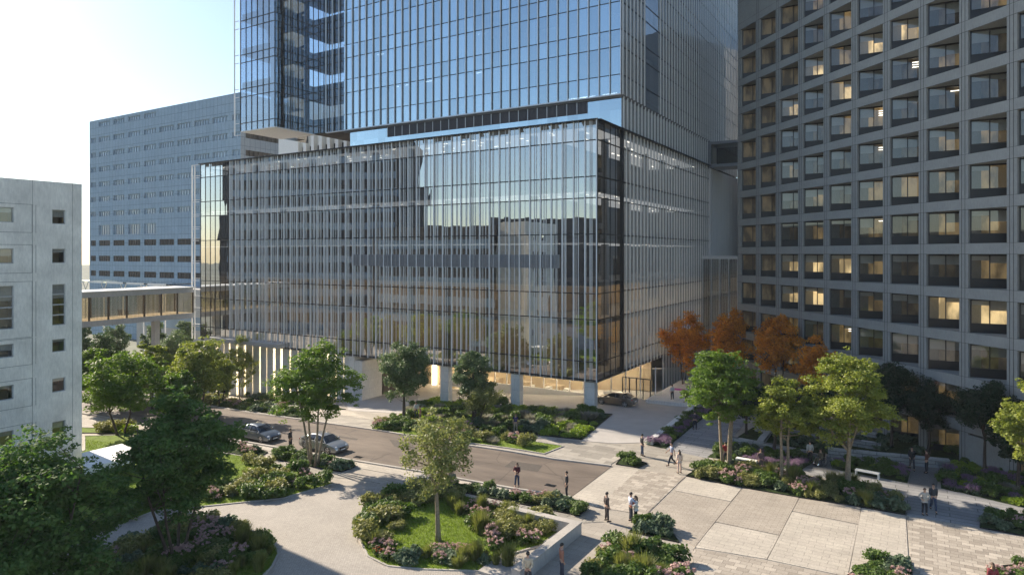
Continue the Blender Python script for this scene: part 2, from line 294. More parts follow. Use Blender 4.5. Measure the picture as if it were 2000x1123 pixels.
# ---------------------------------------------------------------- mesh helpers
class MB:
    def __init__(s): s.v = []; s.f = []; s.m = []
    def poly(s, pts, mi=0):
        n = len(s.v); s.v += [tuple(p) for p in pts]; s.f.append(tuple(range(n, n + len(pts)))); s.m.append(mi)
    def box(s, x0, x1, y0, y1, z0, z1, mi=0):
        if x0 > x1: x0, x1 = x1, x0
        if y0 > y1: y0, y1 = y1, y0
        n = len(s.v)
        s.v += [(x0, y0, z0), (x1, y0, z0), (x1, y1, z0), (x0, y1, z0), (x0, y0, z1), (x1, y0, z1), (x1, y1, z1), (x0, y1, z1)]
        s.f += [(n, n+3, n+2, n+1), (n+4, n+5, n+6, n+7), (n, n+1, n+5, n+4), (n+1, n+2, n+6, n+5), (n+2, n+3, n+7, n+6), (n+3, n, n+4, n+7)]
        s.m += [mi] * 6
    def prism(s, pts, z0, z1, mi=0):
        """upright prism over a counter-clockwise outline; z0/z1 numbers or lists"""
        n = len(s.v); k = len(pts)
        a = z0 if isinstance(z0, (list, tuple)) else [z0] * k
        b = z1 if isinstance(z1, (list, tuple)) else [z1] * k
        s.v += [(p[0], p[1], a[i]) for i, p in enumerate(pts)] + [(p[0], p[1], b[i]) for i, p in enumerate(pts)]
        s.f.append(tuple(reversed(range(n, n + k)))); s.f.append(tuple(range(n + k, n + 2 * k))); s.m += [mi, mi]
        for i in range(k):
            j = (i + 1) % k
            s.f.append((n + i, n + j, n + k + j, n + k + i)); s.m.append(mi)
    def bar(s, p, q, w, h=None, mi=0, up=(0, 0, 1)):
        p, q = Vector(p), Vector(q); d = (q - p)
        if d.length < 1e-6: return
        d.normalize(); u = Vector(up)
        x = d.cross(u)
        if x.length < 1e-3: x = d.cross(Vector((1, 0, 0)))
        x.normalize(); y = x.cross(d); h = h or w
        n = len(s.v)
        for c in (p, q):
            for sx, sy in ((-1, -1), (1, -1), (1, 1), (-1, 1)):
                s.v.append(tuple(c + x * sx * w / 2 + y * sy * h / 2))
        s.f += [(n, n+1, n+2, n+3), (n+7, n+6, n+5, n+4)] + [(n+i, n+4+i, n+4+(i+1) % 4, n+(i+1) % 4) for i in range(4)]
        s.m += [mi] * 6
    def tube(s, pts, rad, k=6, mi=0, cap=True):
        pts = [Vector(p) for p in pts]; rings = []
        prev = None
        for i, p in enumerate(pts):
            d = (pts[min(i + 1, len(pts) - 1)] - pts[max(i - 1, 0)])
            if d.length < 1e-7: d = Vector((0, 0, 1))
            d.normalize()
            ref = prev if prev else (Vector((1, 0, 0)) if abs(d.x) < 0.9 else Vector((0, 1, 0)))
            x = (ref - d * ref.dot(d)).normalized(); prev = x; y = d.cross(x)
            r = rad[i] if isinstance(rad, (list, tuple)) else rad
            n = len(s.v); rings.append(n)
            for j in range(k):
                t = 2 * math.pi * j / k
                s.v.append(tuple(p + (x * math.cos(t) + y * math.sin(t)) * r))
        for a, b in zip(rings, rings[1:]):
            for j in range(k):
                s.f.append((a + j, a + (j + 1) % k, b + (j + 1) % k, b + j)); s.m.append(mi)
        if cap:
            s.f.append(tuple(rings[0] + j for j in reversed(range(k)))); s.m.append(mi)
            s.f.append(tuple(rings[-1] + j for j in range(k))); s.m.append(mi)
    def ball(s, c, r, k=8, n=6, mi=0, sc=(1, 1, 1)):
        b = len(s.v)
        for i in range(n + 1):
            t = math.pi * i / n
            for j in range(k):
                p = 2 * math.pi * j / k
                s.v.append((c[0] + r * sc[0] * math.sin(t) * math.cos(p), c[1] + r * sc[1] * math.sin(t) * math.sin(p), c[2] + r * sc[2] * math.cos(t)))
        for i in range(n):
            for j in range(k):
                s.f.append((b + i*k + j, b + (i+1)*k + j, b + (i+1)*k + (j+1) % k, b + i*k + (j+1) % k)); s.m.append(mi)
    def build(s, name, mats, parent=None, smooth=False, loc=None, rz=None):
        me = bpy.data.meshes.new(name); me.from_pydata(s.v, [], s.f)
        for m in (mats if isinstance(mats, (list, tuple)) else [mats]): me.materials.append(m)
        me.polygons.foreach_set('material_index', s.m)
        if smooth: me.polygons.foreach_set('use_smooth', [True] * len(s.f))
        me.validate(); me.update()
        o = bpy.data.objects.new(name, me); C.objects.link(o)
        if parent: o.parent = parent
        if loc is not None: o.location = loc
        if rz is not None: o.rotation_euler = (0, 0, rz)
        return o
def tag(o, label=None, cat=None, group=None, kind=None):
    if label: o['label'] = label
    if cat: o['category'] = cat
    if group: o['group'] = group
    if kind: o['kind'] = kind
    return o
def empty(name, loc=(0, 0, 0), rz=0.0):
    o = bpy.data.objects.new(name, None); C.objects.link(o); o.location = loc; o.rotation_euler = (0, 0, rz)
    o.empty_display_size = 0.5
    return o
def gridroot(name, label, cat, group=None):
    return tag(empty(name, (OX, OY, 0), PHI), label, cat, group)
def to_grid(o):
    o.location = (OX, OY, 0); o.rotation_euler = (0, 0, PHI); return o
def copy_tree(o, parent=None):
    c = o.copy(); C.objects.link(c)
    if parent: c.parent = parent
    for ch in list(o.children): copy_tree(ch, c)
    return c
def np_mesh(name, verts, faces, mat, mats=None):
    """verts (n,3), faces (m,4) numpy arrays"""
    me = bpy.data.meshes.new(name)
    n, m = len(verts), len(faces); k = faces.shape[1]
    me.vertices.add(n); me.vertices.foreach_set('co', verts.astype(np.float32).ravel())
    me.loops.add(m * k); me.loops.foreach_set('vertex_index', faces.astype(np.int32).ravel())
    me.polygons.add(m); me.polygons.foreach_set('loop_start', np.arange(0, m * k, k, dtype=np.int32))
    me.materials.append(mat); me.update(calc_edges=True)
    return me

# ---------------------------------------------------------------- ground sheets
def dens(pts, step=1.0):
    out = []
    for i, p in enumerate(pts):
        q = pts[(i + 1) % len(pts)]
        L = math.hypot(q[0] - p[0], q[1] - p[1]); k = max(1, int(L / step))
        for j in range(k): out.append((p[0] + (q[0] - p[0]) * j / k, p[1] + (q[1] - p[1]) * j / k))
    return out
def inside(x, y, poly):
    c = False; j = len(poly) - 1
    for i in range(len(poly)):
        xi, yi = poly[i]; xj, yj = poly[j]
        if (yi > y) != (yj > y) and x < (xj - xi) * (y - yi) / (yj - yi) + xi: c = not c
        j = i
    return c
def smooth_poly(pts, it=2):
    for _ in range(it):
        o = []
        for i, p in enumerate(pts):
            q = pts[(i + 1) % len(pts)]
            o += [(p[0]*.75 + q[0]*.25, p[1]*.75 + q[1]*.25), (p[0]*.25 + q[0]*.75, p[1]*.25 + q[1]*.75)]
        pts = o
    return pts
def sheetL(poly, name, mat, dz, label=None, kind='structure', skirt=0.25, cat=None):
    """a drape over the terrain bounded by a polygon in grid coordinates"""
    ring = dens(poly, 1.0)
    vs = [Vector(p) for p in ring]; n = len(ring)
    xs = [p[0] for p in ring]; ys = [p[1] for p in ring]
    for i in range(math.floor(min(xs)), math.ceil(max(xs)) + 1):
        for j in range(math.floor(min(ys)), math.ceil(max(ys)) + 1):
            if inside(i, j, ring): vs.append(Vector((i, j)))
    r = delaunay_2d_cdt(vs, [], [list(range(n))], 1, 1e-4)
    V, Fc = r[0], r[2]
    mb = MB()
    mb.v = [(p.x, p.y, terr(p.x, p.y) + dz) for p in V]
    for f in Fc:
        p = [V[i] for i in f]
        ar = sum(p[i].x * p[(i+1) % len(p)].y - p[(i+1) % len(p)].x * p[i].y for i in range(len(p)))
        mb.f.append(tuple(f) if ar > 0 else tuple(reversed(f))); mb.m.append(0)
    if skirt:
        ed = {}
        for f in mb.f:
            for i in range(len(f)):
                e = (f[i], f[(i + 1) % len(f)]); ed[e] = 1
        for e in list(ed):
            if (e[1], e[0]) not in ed:
                a, b = mb.v[e[0]], mb.v[e[1]]
                mb.poly([b, a, (a[0], a[1], a[2] - skirt), (b[0], b[1], b[2] - skirt)])
    o = to_grid(mb.build(name, mat)); tag(o, label, cat, kind=kind)
    return o
def pxpoly(pts): return [GL(*p)[:2] for p in pts]
def sheet(pts, name, mat, dz, **k):
    p = pxpoly(pts)
    if k.pop('rnd', 0): p = smooth_poly(p)
    sheetL(p, name, mat, dz, **k); return p
def edging(poly, name, mat, w=0.15, h=0.1, closed=True, label=None, z0=-0.1, skip=None):
    """kerb stones swept along an outline on the terrain"""
    ring = dens(poly, 1.0) if closed else None
    if not closed:
        ring = []
        for p, q in zip(poly, poly[1:]):
            L = math.hypot(q[0]-p[0], q[1]-p[1]); k = max(1, int(L))
            ring += [(p[0]+(q[0]-p[0])*j/k, p[1]+(q[1]-p[1])*j/k) for j in range(k)]
        ring.append(poly[-1])
    n = len(ring); mb = MB(); rows = []
    for i in range(n):
        a = ring[(i - 1) % n] if closed or i > 0 else ring[i]; b = ring[(i + 1) % n] if closed or i < n-1 else ring[i]
        d = Vector((b[0]-a[0], b[1]-a[1]))
        if d.length < 1e-6: d = Vector((1, 0))
        d.normalize(); nx, ny = -d.y * w / 2, d.x * w / 2
        x, y = ring[i]; z = terr(x, y)
        k = len(mb.v); rows.append(k)
        mb.v += [(x-nx, y-ny, z+z0), (x-nx, y-ny, z+h), (x+nx, y+ny, z+h), (x+nx, y+ny, z+z0)]
    for i in range(n if closed else n - 1):
        a, b = rows[i], rows[(i + 1) % n]
        for j in range(3): mb.f.append((a+j, a+j+1, b+j+1, b+j)); mb.m.append(0)
    o = to_grid(mb.build(name, mat)); tag(o, label, None, kind='structure')
    return o
# ================================================================ THE SETTING
mb = MB()
A0, A1, V0, V1 = -120, 62, -82, 70
na, nv = A1 - A0 + 1, V1 - V0 + 1
for j in range(nv):
    for i in range(na): mb.v.append((A0 + i, V0 + j, terr(A0 + i, V0 + j)))
for j in range(nv - 1):
    for i in range(na - 1):
        k = j * na + i; mb.f.append((k, k + 1, k + na + 1, k + na)); mb.m.append(0)
plaza = to_grid(mb.build('plaza_pavement', M['plaza'])); tag(plaza, kind='structure')
mb = MB()
for x0, x1, y0, y1 in ((-1600, A0, -1600, 1600), (A1, 1600, -1600, 1600), (A0, A1, -1600, V0), (A0, A1, V1, 1600)):
    mb.poly([(x0, y0, -8.2), (x1, y0, -8.2), (x1, y1, -8.2), (x0, y1, -8.2)])
mb.box(A0, A1, V0, V0 + .02, -8.4, -7.3)
for (x0, y0), (x1, y1) in (((A0, V0), (A1, V0)), ((A1, V0), (A1, V1)), ((A1, V1), (A0, V1)), ((A0, V1), (A0, V0))):
    mb.poly([(x0, y0, -8.2), (x1, y1 if x0 != x1 or True else y1, -8.2), (x1, y1, -.02), (x0, y0, -.02)]) if False else None
tag(to_grid(mb.build('ground', M['ground'])), kind='structure')

ROADFAR = [(60, 742), (150, 757), (300, 778), (450, 800), (545, 814), (650, 829), (735, 841), (908, 870), (1080, 897), (1194, 911)]
ROADNEAR = [(1114, 972), (1000, 955), (900, 937), (822, 922), (700, 902), (580, 882), (461, 861), (300, 833), (150, 806), (60, 790)]
sheet(ROADFAR + ROADNEAR, 'road', M['asphalt'], 0.02)
edging(pxpoly(ROADFAR), 'road_kerb', M['kerb'], 0.22, 0.13, closed=False)
edging(pxpoly(ROADNEAR), 'road_kerb', M['kerb'], 0.22, 0.13, closed=False)
# light verge and slabs beside the road
sheet([(1114, 973), (1000, 956), (900, 938), (822, 923), (700, 903), (580, 883), (461, 862), (461, 868), (580, 891), (700, 914), (822, 936), (900, 953), (1000, 974), (1106, 995), (1131, 999)], 'pavement', M['light'], 0.03)
sheet([(529, 897), (622, 915), (700, 930), (895, 961), (1132, 1009), (1180, 1019), (1140, 1021), (993, 991), (856, 964), (700, 937), (620, 929), (500, 903)], 'pavement', M['walk'], 0.022)
# oval carriage drive of small setts
sheet([(652, 947), (740, 951), (840, 958), (870, 975), (700, 1000), (698, 1060), (740, 1105), (1020, 1122), (1000, 1200), (500, 1230), (545, 1082), (532, 1061), (501, 1042), (440, 1019), (371, 1016), (250, 1058), (165, 1105), (80, 1190), (-60, 1190), (20, 1090), (220, 1030), (300, 1000), (426, 987), (552, 974)], 'drive', M['sett'], 0.024)
# plaza panels
sheet([(1198, 912), (1247, 918), (1164, 990), (1114, 973)], 'plaza_panel', M['light'], 0.03)
sheet([(1247, 918), (1338, 931), (1261, 1006), (1164, 990)], 'plaza_panel', M['checker'], 0.03)
sheet([(1340, 932), (1450, 953), (1427, 979), (1318, 958)], 'plaza_panel', M['light'], 0.03)
sheet([(1318, 959), (1427, 980), (1357, 1068), (1262, 1008)], 'plaza_panel', M['brown'], 0.03)
sheet([(1451, 953), (1560, 972), (1523, 1045), (1398, 1019)], 'plaza_panel', M['brown'], 0.03)
sheet([(1397, 1021), (1522, 1047), (1497, 1092), (1357, 1069)], 'plaza_panel', M['light'], 0.03)
sheet([(1562, 973), (1681, 991), (1677, 1024), (1548, 998)], 'plaza_panel', M['brown'], 0.03)
sheet([(1547, 1000), (1676, 1026), (1655, 1126), (1499, 1093)], 'plaza_panel', M['light'], 0.03)
sheet([(1683, 992), (1769, 1007), (1776, 1126), (1657, 1126)], 'plaza_panel', M['light'], 0.03)
sheet([(1356, 1071), (1497, 1095), (1655, 1129), (1640, 1170), (1342, 1170)], 'plaza_panel', M['checker'], 0.03)
sheet([(1771, 1008), (1925, 1036), (2060, 1060), (2060, 1160), (1785, 1160)], 'plaza_panel', M['checker'], 0.026)
# drive ramp up to the entrance and under the building
sheet([(1136, 861), (1198, 808), (1160, 806), (1000, 793), (880, 783), (800, 808), (700, 803), (680, 801), (660, 700), (900, 690), (1370, 700), (1385, 790), (1264, 864), (1200, 866)], 'drive', M['ramp'], 0.03)
sheet([(665, 805), (730, 820), (726, 838), (650, 828), (610, 821)], 'pavement', M['walk'], 0.03)
sheet([(440, 772), (560, 790), (680, 802), (730, 820), (700, 815), (600, 801), (500, 787), (420, 776)], 'pavement', M['light'], 0.04)
sheet([(977, 845), (1060, 852), (1136, 862), (1210, 868), (1300, 879), (1450, 904), (1560, 923), (1560, 929), (1380, 902), (1215, 893), (1190, 909), (1103, 897), (1064, 889), (1103, 872), (1040, 861)], 'pavement', M['walk'], 0.03)
# slab walk into the garden
sheet([(1300, 878), (1380, 895), (1424, 862), (1470, 810), (1480, 770), (1420, 770), (1376, 814)], 'garden_path', M['slab'], 0.035)
sheet([(1450, 906), (1560, 924), (1690, 948), (1769, 982), (1769, 1006), (1914, 1030), (1914, 1013), (2060, 1030), (2060, 990), (1850, 958), (1700, 930), (1560, 905), (1450, 892)], 'garden_path', M['slab'], 0.03)
sheet([(1436, 884), (1560, 880), (1622, 893), (1640, 925), (1560, 912), (1478, 905)], 'gravel_path', M['gravel'], 0.038)
sheet([(1780, 905), (1835, 908), (1830, 955), (1775, 945)], 'gravel_path', M['gravel'], 0.038)
edging([PL(1261, 1006, 0)[:2], PL(1300, 962, 0)[:2], PL(1339, 931, 0)[:2]], 'paving_joint', M['joint'], 0.022, 0.034, closed=False)
edging([PL(1354, 1074, 0), PL(1400, 1015, 0), PL(1449, 953, 0)], 'paving_joint', M['joint'], 0.022, 0.034, closed=False)
edging([PL(1498, 1093, 0), PL(1545, 1001, 0), PL(1561, 973, 0)], 'paving_joint', M['joint'], 0.022, 0.034, closed=False)
edging([PL(*p, 0) for p in ((1327, 1060), (1345, 1075), (1354, 1092), (1356, 1115), (1352, 1140))], 'paving_joint', M['joint'], 0.022, 0.034, closed=False)
edging([PL(*p, 0) for p in ((640, 947), (740, 955), (830, 962))], 'paving_joint', M['joint'], 0.022, 0.034, closed=False)
for k in range(9):
    x = 905 + k * 30; a, b = PL(x, 961 + (x - 895) * .2, 0), PL(x - 9, 966 + (x - 895) * .2, 0)
    edging([a, b], 'paving_joint', M['joint'], 0.03, 0.036, closed=False)

# planting beds -----------------------------------------------------------
BEDS = {}
def bed(key, pts, mat='soil', kerb=True, rnd=0, dz=0.05, kh=0.09):
    p = pxpoly(pts)
    if rnd: p = smooth_poly(p, 2)
    BEDS[key] = p
    sheetL(p, 'lawn' if mat == 'lawn' else 'planting_bed', M[mat], dz)
    if kerb: edging(p, 'bed_edging', M['kerb'] if kerb == 1 else M['dark'], 0.12 if kerb == 1 else 0.04, kh)
bed('island', [(697, 1018), (712, 985), (749, 966), (822, 955), (862, 955), (1000, 996), (1112, 1024), (1054, 1066), (998, 1082), (1012, 1117), (940, 1116), (822, 1112), (758, 1106), (719, 1087), (706, 1061), (697, 1040)], 'lawn', 1, kh=0.07)
bed('strip', [(846, 938), (1000, 963), (1106, 977), (1147, 995), (1131, 1008), (1000, 981), (895, 961), (850, 953)], 'soil', 2)
bed('cars', [(530, 896), (622, 914), (667, 922), (696, 911), (650, 901), (545, 881)], 'lawn', 2)
bed('leftstrip', [(430, 866), (500, 875), (523, 884), (505, 893), (470, 889), (430, 881)], 'soil', 2)
bed('bigleft', [(652, 945), (552, 974), (426, 987), (300, 1000), (220, 1030), (100, 1090), (-60, 1120), (-60, 960), (120, 900), (165, 880), (165, 852), (240, 850), (350, 870), (474, 892), (531, 906), (602, 928)], 'lawn', 1)
bed('backlawn', [(120, 832), (165, 836), (240, 838), (400, 862), (455, 866), (350, 864), (240, 846), (120, 846)], 'lawn', 2)
bed('lowisland', [(371, 1018), (440, 1020), (501, 1041), (533, 1061), (544, 1082), (532, 1107), (500, 1140), (380, 1180), (200, 1180), (120, 1140), (165, 1106), (250, 1060)], 'lawn', 1)
bed('podium', [(839, 781), (882, 784), (1020, 796), (1140, 806), (1196, 810), (1136, 859), (1050, 850), (960, 840), (860, 830), (790, 820), (779, 812)], 'soil', 2)
bed('podiumfront', [(725, 840), (752, 818), (800, 825), (900, 838), (975, 846), (1039, 862), (1101, 872), (1063, 887), (925, 867), (792, 849)], 'lawn', 1)
bed('roadside', [(330, 778), (440, 799), (505, 809), (578, 819), (612, 813), (600, 806), (544, 795), (480, 786), (400, 775)], 'soil', 1)
bed('wallfoot', [(440, 766), (520, 773), (600, 785), (676, 800), (640, 801), (560, 790), (440, 771)], 'soil', 2)
bed('smallnorth', [(1203, 907), (1247, 914), (1264, 906), (1238, 898), (1213, 895)], 'soil', 2)
bed('smallsouth', [(1229, 1039), (1327, 1060), (1305, 1030), (1262, 1009)], 'soil', 2)
bed('bottom', [(1186, 1072), (1260, 1072), (1330, 1092), (1352, 1120), (1350, 1170), (1110, 1170), (1145, 1105)], 'soil', 2)
bed('long', [(1340, 930), (1450, 953), (1560, 972), (1682, 991), (1769, 1006), (1769, 983), (1691, 953), (1557, 930), (1450, 912), (1385, 903)], 'soil', 2)
bed('eastbed', [(1914, 1014), (1985, 1005), (2080, 1012), (2080, 1062), (1914, 1031)], 'soil', 2)
bed('southeast', [(1650, 1128), (1700, 1098), (1780, 1098), (1785, 1170), (1640, 1170)], 'soil', 2)
bed('corner', [(1925, 1130), (1960, 1106), (2080, 1098), (2080, 1170), (1925, 1170)], 'soil', 2)
bed('rampside', [(1262, 868), (1300, 876), (1376, 815), (1400, 797), (1372, 797)], 'soil', 0)
bed('gardenwest', [(1381, 893), (1424, 865), (1560, 892), (1600, 896), (1560, 921), (1478, 908), (1440, 903)], 'soil', 0, dz=0.045)
bed('gardenmid', [(1620, 900), (1780, 912), (1772, 944), (1690, 928), (1625, 915)], 'soil', 0, dz=0.045)
bed('gardeneast', [(1835, 912), (1900, 906), (2080, 955), (2080, 1000), (1990, 990), (1838, 953)], 'soil', 0, dz=0.045)
bed('terrace', [(1470, 835), (1430, 860), (1560, 882), (1640, 888), (1860, 905), (1990, 940), (2060, 940), (1900, 870), (1700, 845), (1560, 825)], 'soil', 0, dz=0.03)
bed('northgrove', [(1340, 772), (1390, 790), (1440, 800), (1600, 830), (1640, 830), (1600, 805), (1440, 765), (1360, 755)], 'soil', 0, dz=0.04)

# ================================================================ THE GLASS OFFICE TOWER
T = gridroot('office_tower', 'tall glass office tower rising from a wide finned glass podium, centre of the view', 'office building')
W = a_at(392, 0); WF = a_at(450, 0)
zb = z_of(742.5, 0, 0); zt = z_of(234.5, 0, 0)
DP = v_at(1383, 0)                                    # depth of the podium along its right side
VL = v_at(1293, 0)                                    # where the right side comes down to the ground
TV = v_at(1212, 0)                                    # front plane of the tower
tr = [z_of(y, 0, 0) for y in (708, 625, 574, 457, 386, 344, 273)]
def pane_grid(mb, axis, c, s0, s1, zs, step, jit=0.0):
    """a glazed wall made of separate panes (each its own island)"""
    n = max(1, round(abs(s1 - s0) / step)); 
    for i in range(n):
        a, b = s0 + (s1 - s0) * i / n, s0 + (s1 - s0) * (i + 1) / n
        for z0, z1 in zip(zs, zs[1:]):
            t1, t2 = random.uniform(-jit, jit), random.uniform(-jit, jit)
            if axis == 'x': mb.poly([(a, c + t1, z0), (b, c + t2, z0), (b, c + t2 * .5, z1), (a, c + t1 * .5, z1)])
            else: mb.poly([(c + t1, a, z0), (c + t2, b, z0), (c + t2 * .5, b, z1), (c + t1 * .5, a, z1)])
zs = [zb] + tr + [zt]
mb = MB(); pane_grid(mb, 'x', 0, W, 0, zs, 1.38, 0.010); mb.build('podium_glass_front', M['podglass'], T)
mb = MB(); pane_grid(mb, 'y', 0, 0, DP, zs, 1.38, 0.006); pane_grid(mb, 'y', 0, VL, DP + 0.01, [-4.0, zb - .02], 1.38); mb.build('podium_glass_side', M['sideglass'], T)
mb = MB(); pane_grid(mb, 'y', W, 26, 0, zs, 1.38, 0.003); mb.build('podium_glass_end', M['podglass'], T)
nb = round((0 - WF) / 1.38); bw = (0 - WF) / nb
fin = MB(); thin = MB(); trm = MB()
z16, z15 = z_of(497.5, 0, 0), z_of(525, 0, 0)
lou = MB(); la0, la1 = a_at(688, 0), a_at(1092, 0)
rs = random.Random(4)
for i in range(nb + 1):
    a = WF + bw * i
    fin.box(a - .055, a + .055, -.16, -.04, zb - .25, zt + .22)
    if i < nb:
        k = rs.choice([1, 2, 2, 3]); offs = sorted(rs.sample([.2, .3, .4, .5, .6], k))
        for o in offs:
            w = rs.choice([.012, .02, .03]); x = a + bw * o
            thin.box(x - w, x + w, -.07, -.03, zb - .2, zt + .05)
for z in tr: trm.box(W, 0, -.10, .03, z - .05, z + .05)
trm.box(W, 0.05, -.44, .05, zt, zt + .12); trm.box(W, .05, -.1, .3, zb - .12, zb)
x = la0
while x < la1:
    lou.box(x, x + .09, -.13, .0, z15, z16); x += .17
lou.box(la0, la1, .01, .05, z15, z16)
fin.build('front_fin_screen', M['fin'], T); thin.build('front_fine_fins', M['fin'], T); lou.build('louver_band', M['louver'], T)
fs = MB(); v = TV + .35
while v < DP:
    z0 = zb - .25 if v < VL else -4.2
    fs.box(.02, .19, v - .05, v + .05, z0, zt + .22); v += 1.2
for z in tr: trm.box(-.03, .10, 0, DP, z - .05, z + .05)
trm.box(-.05, .44, 0, DP, zt, zt + .12); trm.box(-.3, .1, 0, VL, zb - .12, zb)
for vv in (1.9, 3.6, 5.1): trm.box(-.02, .05, vv - .03, vv + .03, zb, zt)
trm.box(-.06, .09, -.07, .06, zb - .1, zt + .2)
trm.box(-.04, .36, TV - .15, TV + .15, zb, zt + .2)
for i in range(6):
    a = W + (WF - W) * i / 6; trm.box(a - .03, a + .03, -.06, .02, zb, zt)
fs.build('side_fin_screen', M['finw'], T)
# the open frame that stands past the left end
fe = MB(); ax = a_at(378, 0)
for a in (ax, ax + .75): fe.box(a - .06, a + .06, -.35, -.2, zb - .2, zt)
fe.box(ax, W, -.34, -.22, zt - .1, zt + .02)
for z in tr + [8.0, 15.5, 21]: fe.box(ax, W, -.3, -.24, z - .05, z + .05); fe.box(ax + .2, W, -.3, .0, z + .3, z + .36)
fe.build('end_frame', M['finw'], T)
trm.build('transoms', M['dark'], T)
# inside the podium: floor plates, cores, ceiling lamps
fl = MB()
levels = [zb + .35, 9.7, 13.9, 18.7, 24.3]
for z in levels: fl.box(W + .5, -.45, .45, DP - .5, z - .45, z)
fl.box(W, 0, 0, DP + 1, zt - .5, zt)
fl.box(W, -.02, 0.02, DP, zb - .3, zb)
for i in range(12):
    a = -3 - i * 6.2; fl.box(a - .35, a + .35, 2.2, 2.9, zb, zt - .5)
for vv in (9, 16, 23, 30, 37): fl.box(-3.35, -2.65, vv - .3, vv + .4, zb, zt - .5)
fl.build('floor_plates', M['floor_slab'], T)
co = MB(); co.box(W + 3, -9.5, 9.5, DP - 4, zb, zt - .5); 
for k in range(26):
    a = -5 - rs.random() * 62; z = rs.choice(levels[:-1]); vv = rs.uniform(3.5, 8); co.box(a, a + rs.uniform(1.5, 5), vv, vv + .15, z, z + rs.uniform(1.1, 3.2))
co.build('interior_core', M['core'], T)
mb = MB()
for z in (9.7, 13.9): mb.box(W + 1, -1, 1, 8.5, z - .5, z - .46); mb.box(-8.5, -1, 9, DP - 4, z - .5, z - .46)
mb.build('glowing_warm_ceilings', M['ceil_glow_warm'], T)
mb = MB()
for z in (18.7, 24.3, zt): mb.box(W + 1, -1, 1, 8.5, z - .55, z - .51); mb.box(-8.5, -1, 9, DP - 4, z - .55, z - .51)
mb.build('glowing_pale_ceilings', M['ceil_glow_pale'], T)
mb = MB(); mb.box(W + 3, -9.6, 9.2, 9.45, zb + .4, 13.3); mb.box(-9.4, -9.3, 9.2, DP - 4, zb + .4, 13.3); mb.build('inner_partition', M['core_warm'], T)  # beige wall added so the lower floors look warmly lit
lp = MB()
for zc in (zt - .55, 24.3 - .5, 18.7 - .5):
    for i in range(48):
        for j in range(5):
            if rs.random() < (.22 if zc > 20 else .04):
                a, vv = -1.6 - i * 1.42, 1.3 + j * 1.7; lp.box(a, a + .6, vv, vv + .12, zc - .05, zc)
    for j in range(20):
        for i in range(4):
            if rs.random() < .22: a, vv = -1.2 - i * 1.8, 1.5 + j * 2; lp.box(a, a + .12, vv, vv + .8, zc - .05, zc)
lp.build('ceiling_lamp_strips', M['lamp'], T)

# tower ---------------------------------------------------------------
zT = z_of(182, 0, TV); p51 = z_of(55.8, 0, TV) - z_of(144, 0, TV); zA, zB = z_of(144, 0, TV), z_of(89, 0, TV)
ZTOP = 92.0; GV = TV + .22
aTL = a_at(636, TV); aTG = a_at(672, GV)
tz = [zT]; k = 0
while zA + p51 * k < ZTOP:
    tz += [zA + p51 * k, zB + p51 * k]; k += 1
tz = [z for z in tz if z < ZTOP] + [ZTOP]
mb = MB(); pane_grid(mb, 'x', GV, aTG, 0, tz, 1.38, 0.008); mb.build('tower_glass_front', M['towglass'], T)
VR = v_at(1452, 0)
mb = MB(); pane_grid(mb, 'y', 0, GV, VR, tz, 1.38, 0.008); mb.build('tower_glass_side', M['sideglass'], T)
tf = MB(); n = round((0 - aTL) / 1.37); st = -aTL / n
for i in range(n + 1):
    a = aTL + st * i; tf.box(a - .035, a + .035, TV - .02, TV + .12, zT - .1, ZTOP)
tf.box(aTL, 0, TV - .03, TV + .3, zT - .16, zT - .02)
tf.build('tower_front_fins', M['fin'], T)
tt = MB()
for z in tz[1:-1]: tt.box(aTG, 0, GV - .05, GV + .02, z - .04, z + .04); tt.box(-.02, .06, GV, VR, z - .04, z + .04)
for i in range(n + 1):
    a = aTL + st * i
    if a > aTG: tt.box(a + .01, a + .04, TV + .122, GV + .02, zT, ZTOP)
tt.build('tower_transoms', M['dark'], T)
ts = MB(); v = GV + .2; slot0, slot1 = v_at(1262, 0), v_at(1283, 0)
while v < VR:
    if not slot0 < v < slot1: ts.box(.04, .20, v - .05, v + .05, zT - .1, ZTOP)
    v += 1.2
ts.build('tower_side_fins', M['finw'], T)
tp = MB()
for i in range(12):
    z = zA + p51 * i - 1.0
    if z < ZTOP: tp.box(aTG + .3, -.4, GV + .5, VR - .5, z - .5, z)
tp.box(aTG, 0, GV, VR, zT - .4, zT); tp.box(aTG, 0, GV, VR, ZTOP, ZTOP + .5)
tp.box(aTG + .2, -.2, VR - .2, VR, zT, ZTOP)
for i in range(7): tp.box(-4 - i * 6.2, -3.3 - i * 6.2, GV + 1.6, GV + 2.3, zT, ZTOP)
tp.build('tower_floor_plates', M['floor_slab'], T)
mb = MB()
for i in range(len(tz) // 2):
    if 2 * i + 2 < len(tz) - 1:
        for q in range(31):
            a = aTG + (0 - aTG) * q / 31; mb.box(a + .06, a + (0 - aTG) / 31 - .06, GV + .18, GV + .22, tz[2 * i + 1] + .1 , tz[2 * i + 1] + (tz[2*i+2] - tz[2*i+1]) * rs.choice([.9, .9, .55]) )
mb.build('tower_spandrels', simple('spandrel_panel', (0.55, 0.60, 0.64), .5, var=.15, scale=.3), T)
mb = MB(); mb.box(aTG + 4, -8, GV + 7, VR - 6, zT, ZTOP); mb.build('tower_core', M['core'], T)
lp = MB()
for i in range(11):
    zc = zA + p51 * i - 1.55
    for q in range(3): 
        a = -2 - rs.random() * 38; lp.box(a, a + rs.choice([1.2, 2.4]), GV + 2.2, GV + 2.3, zc - .05, zc)
lp.build('tower_lamp_strips', M['lamp'], T)
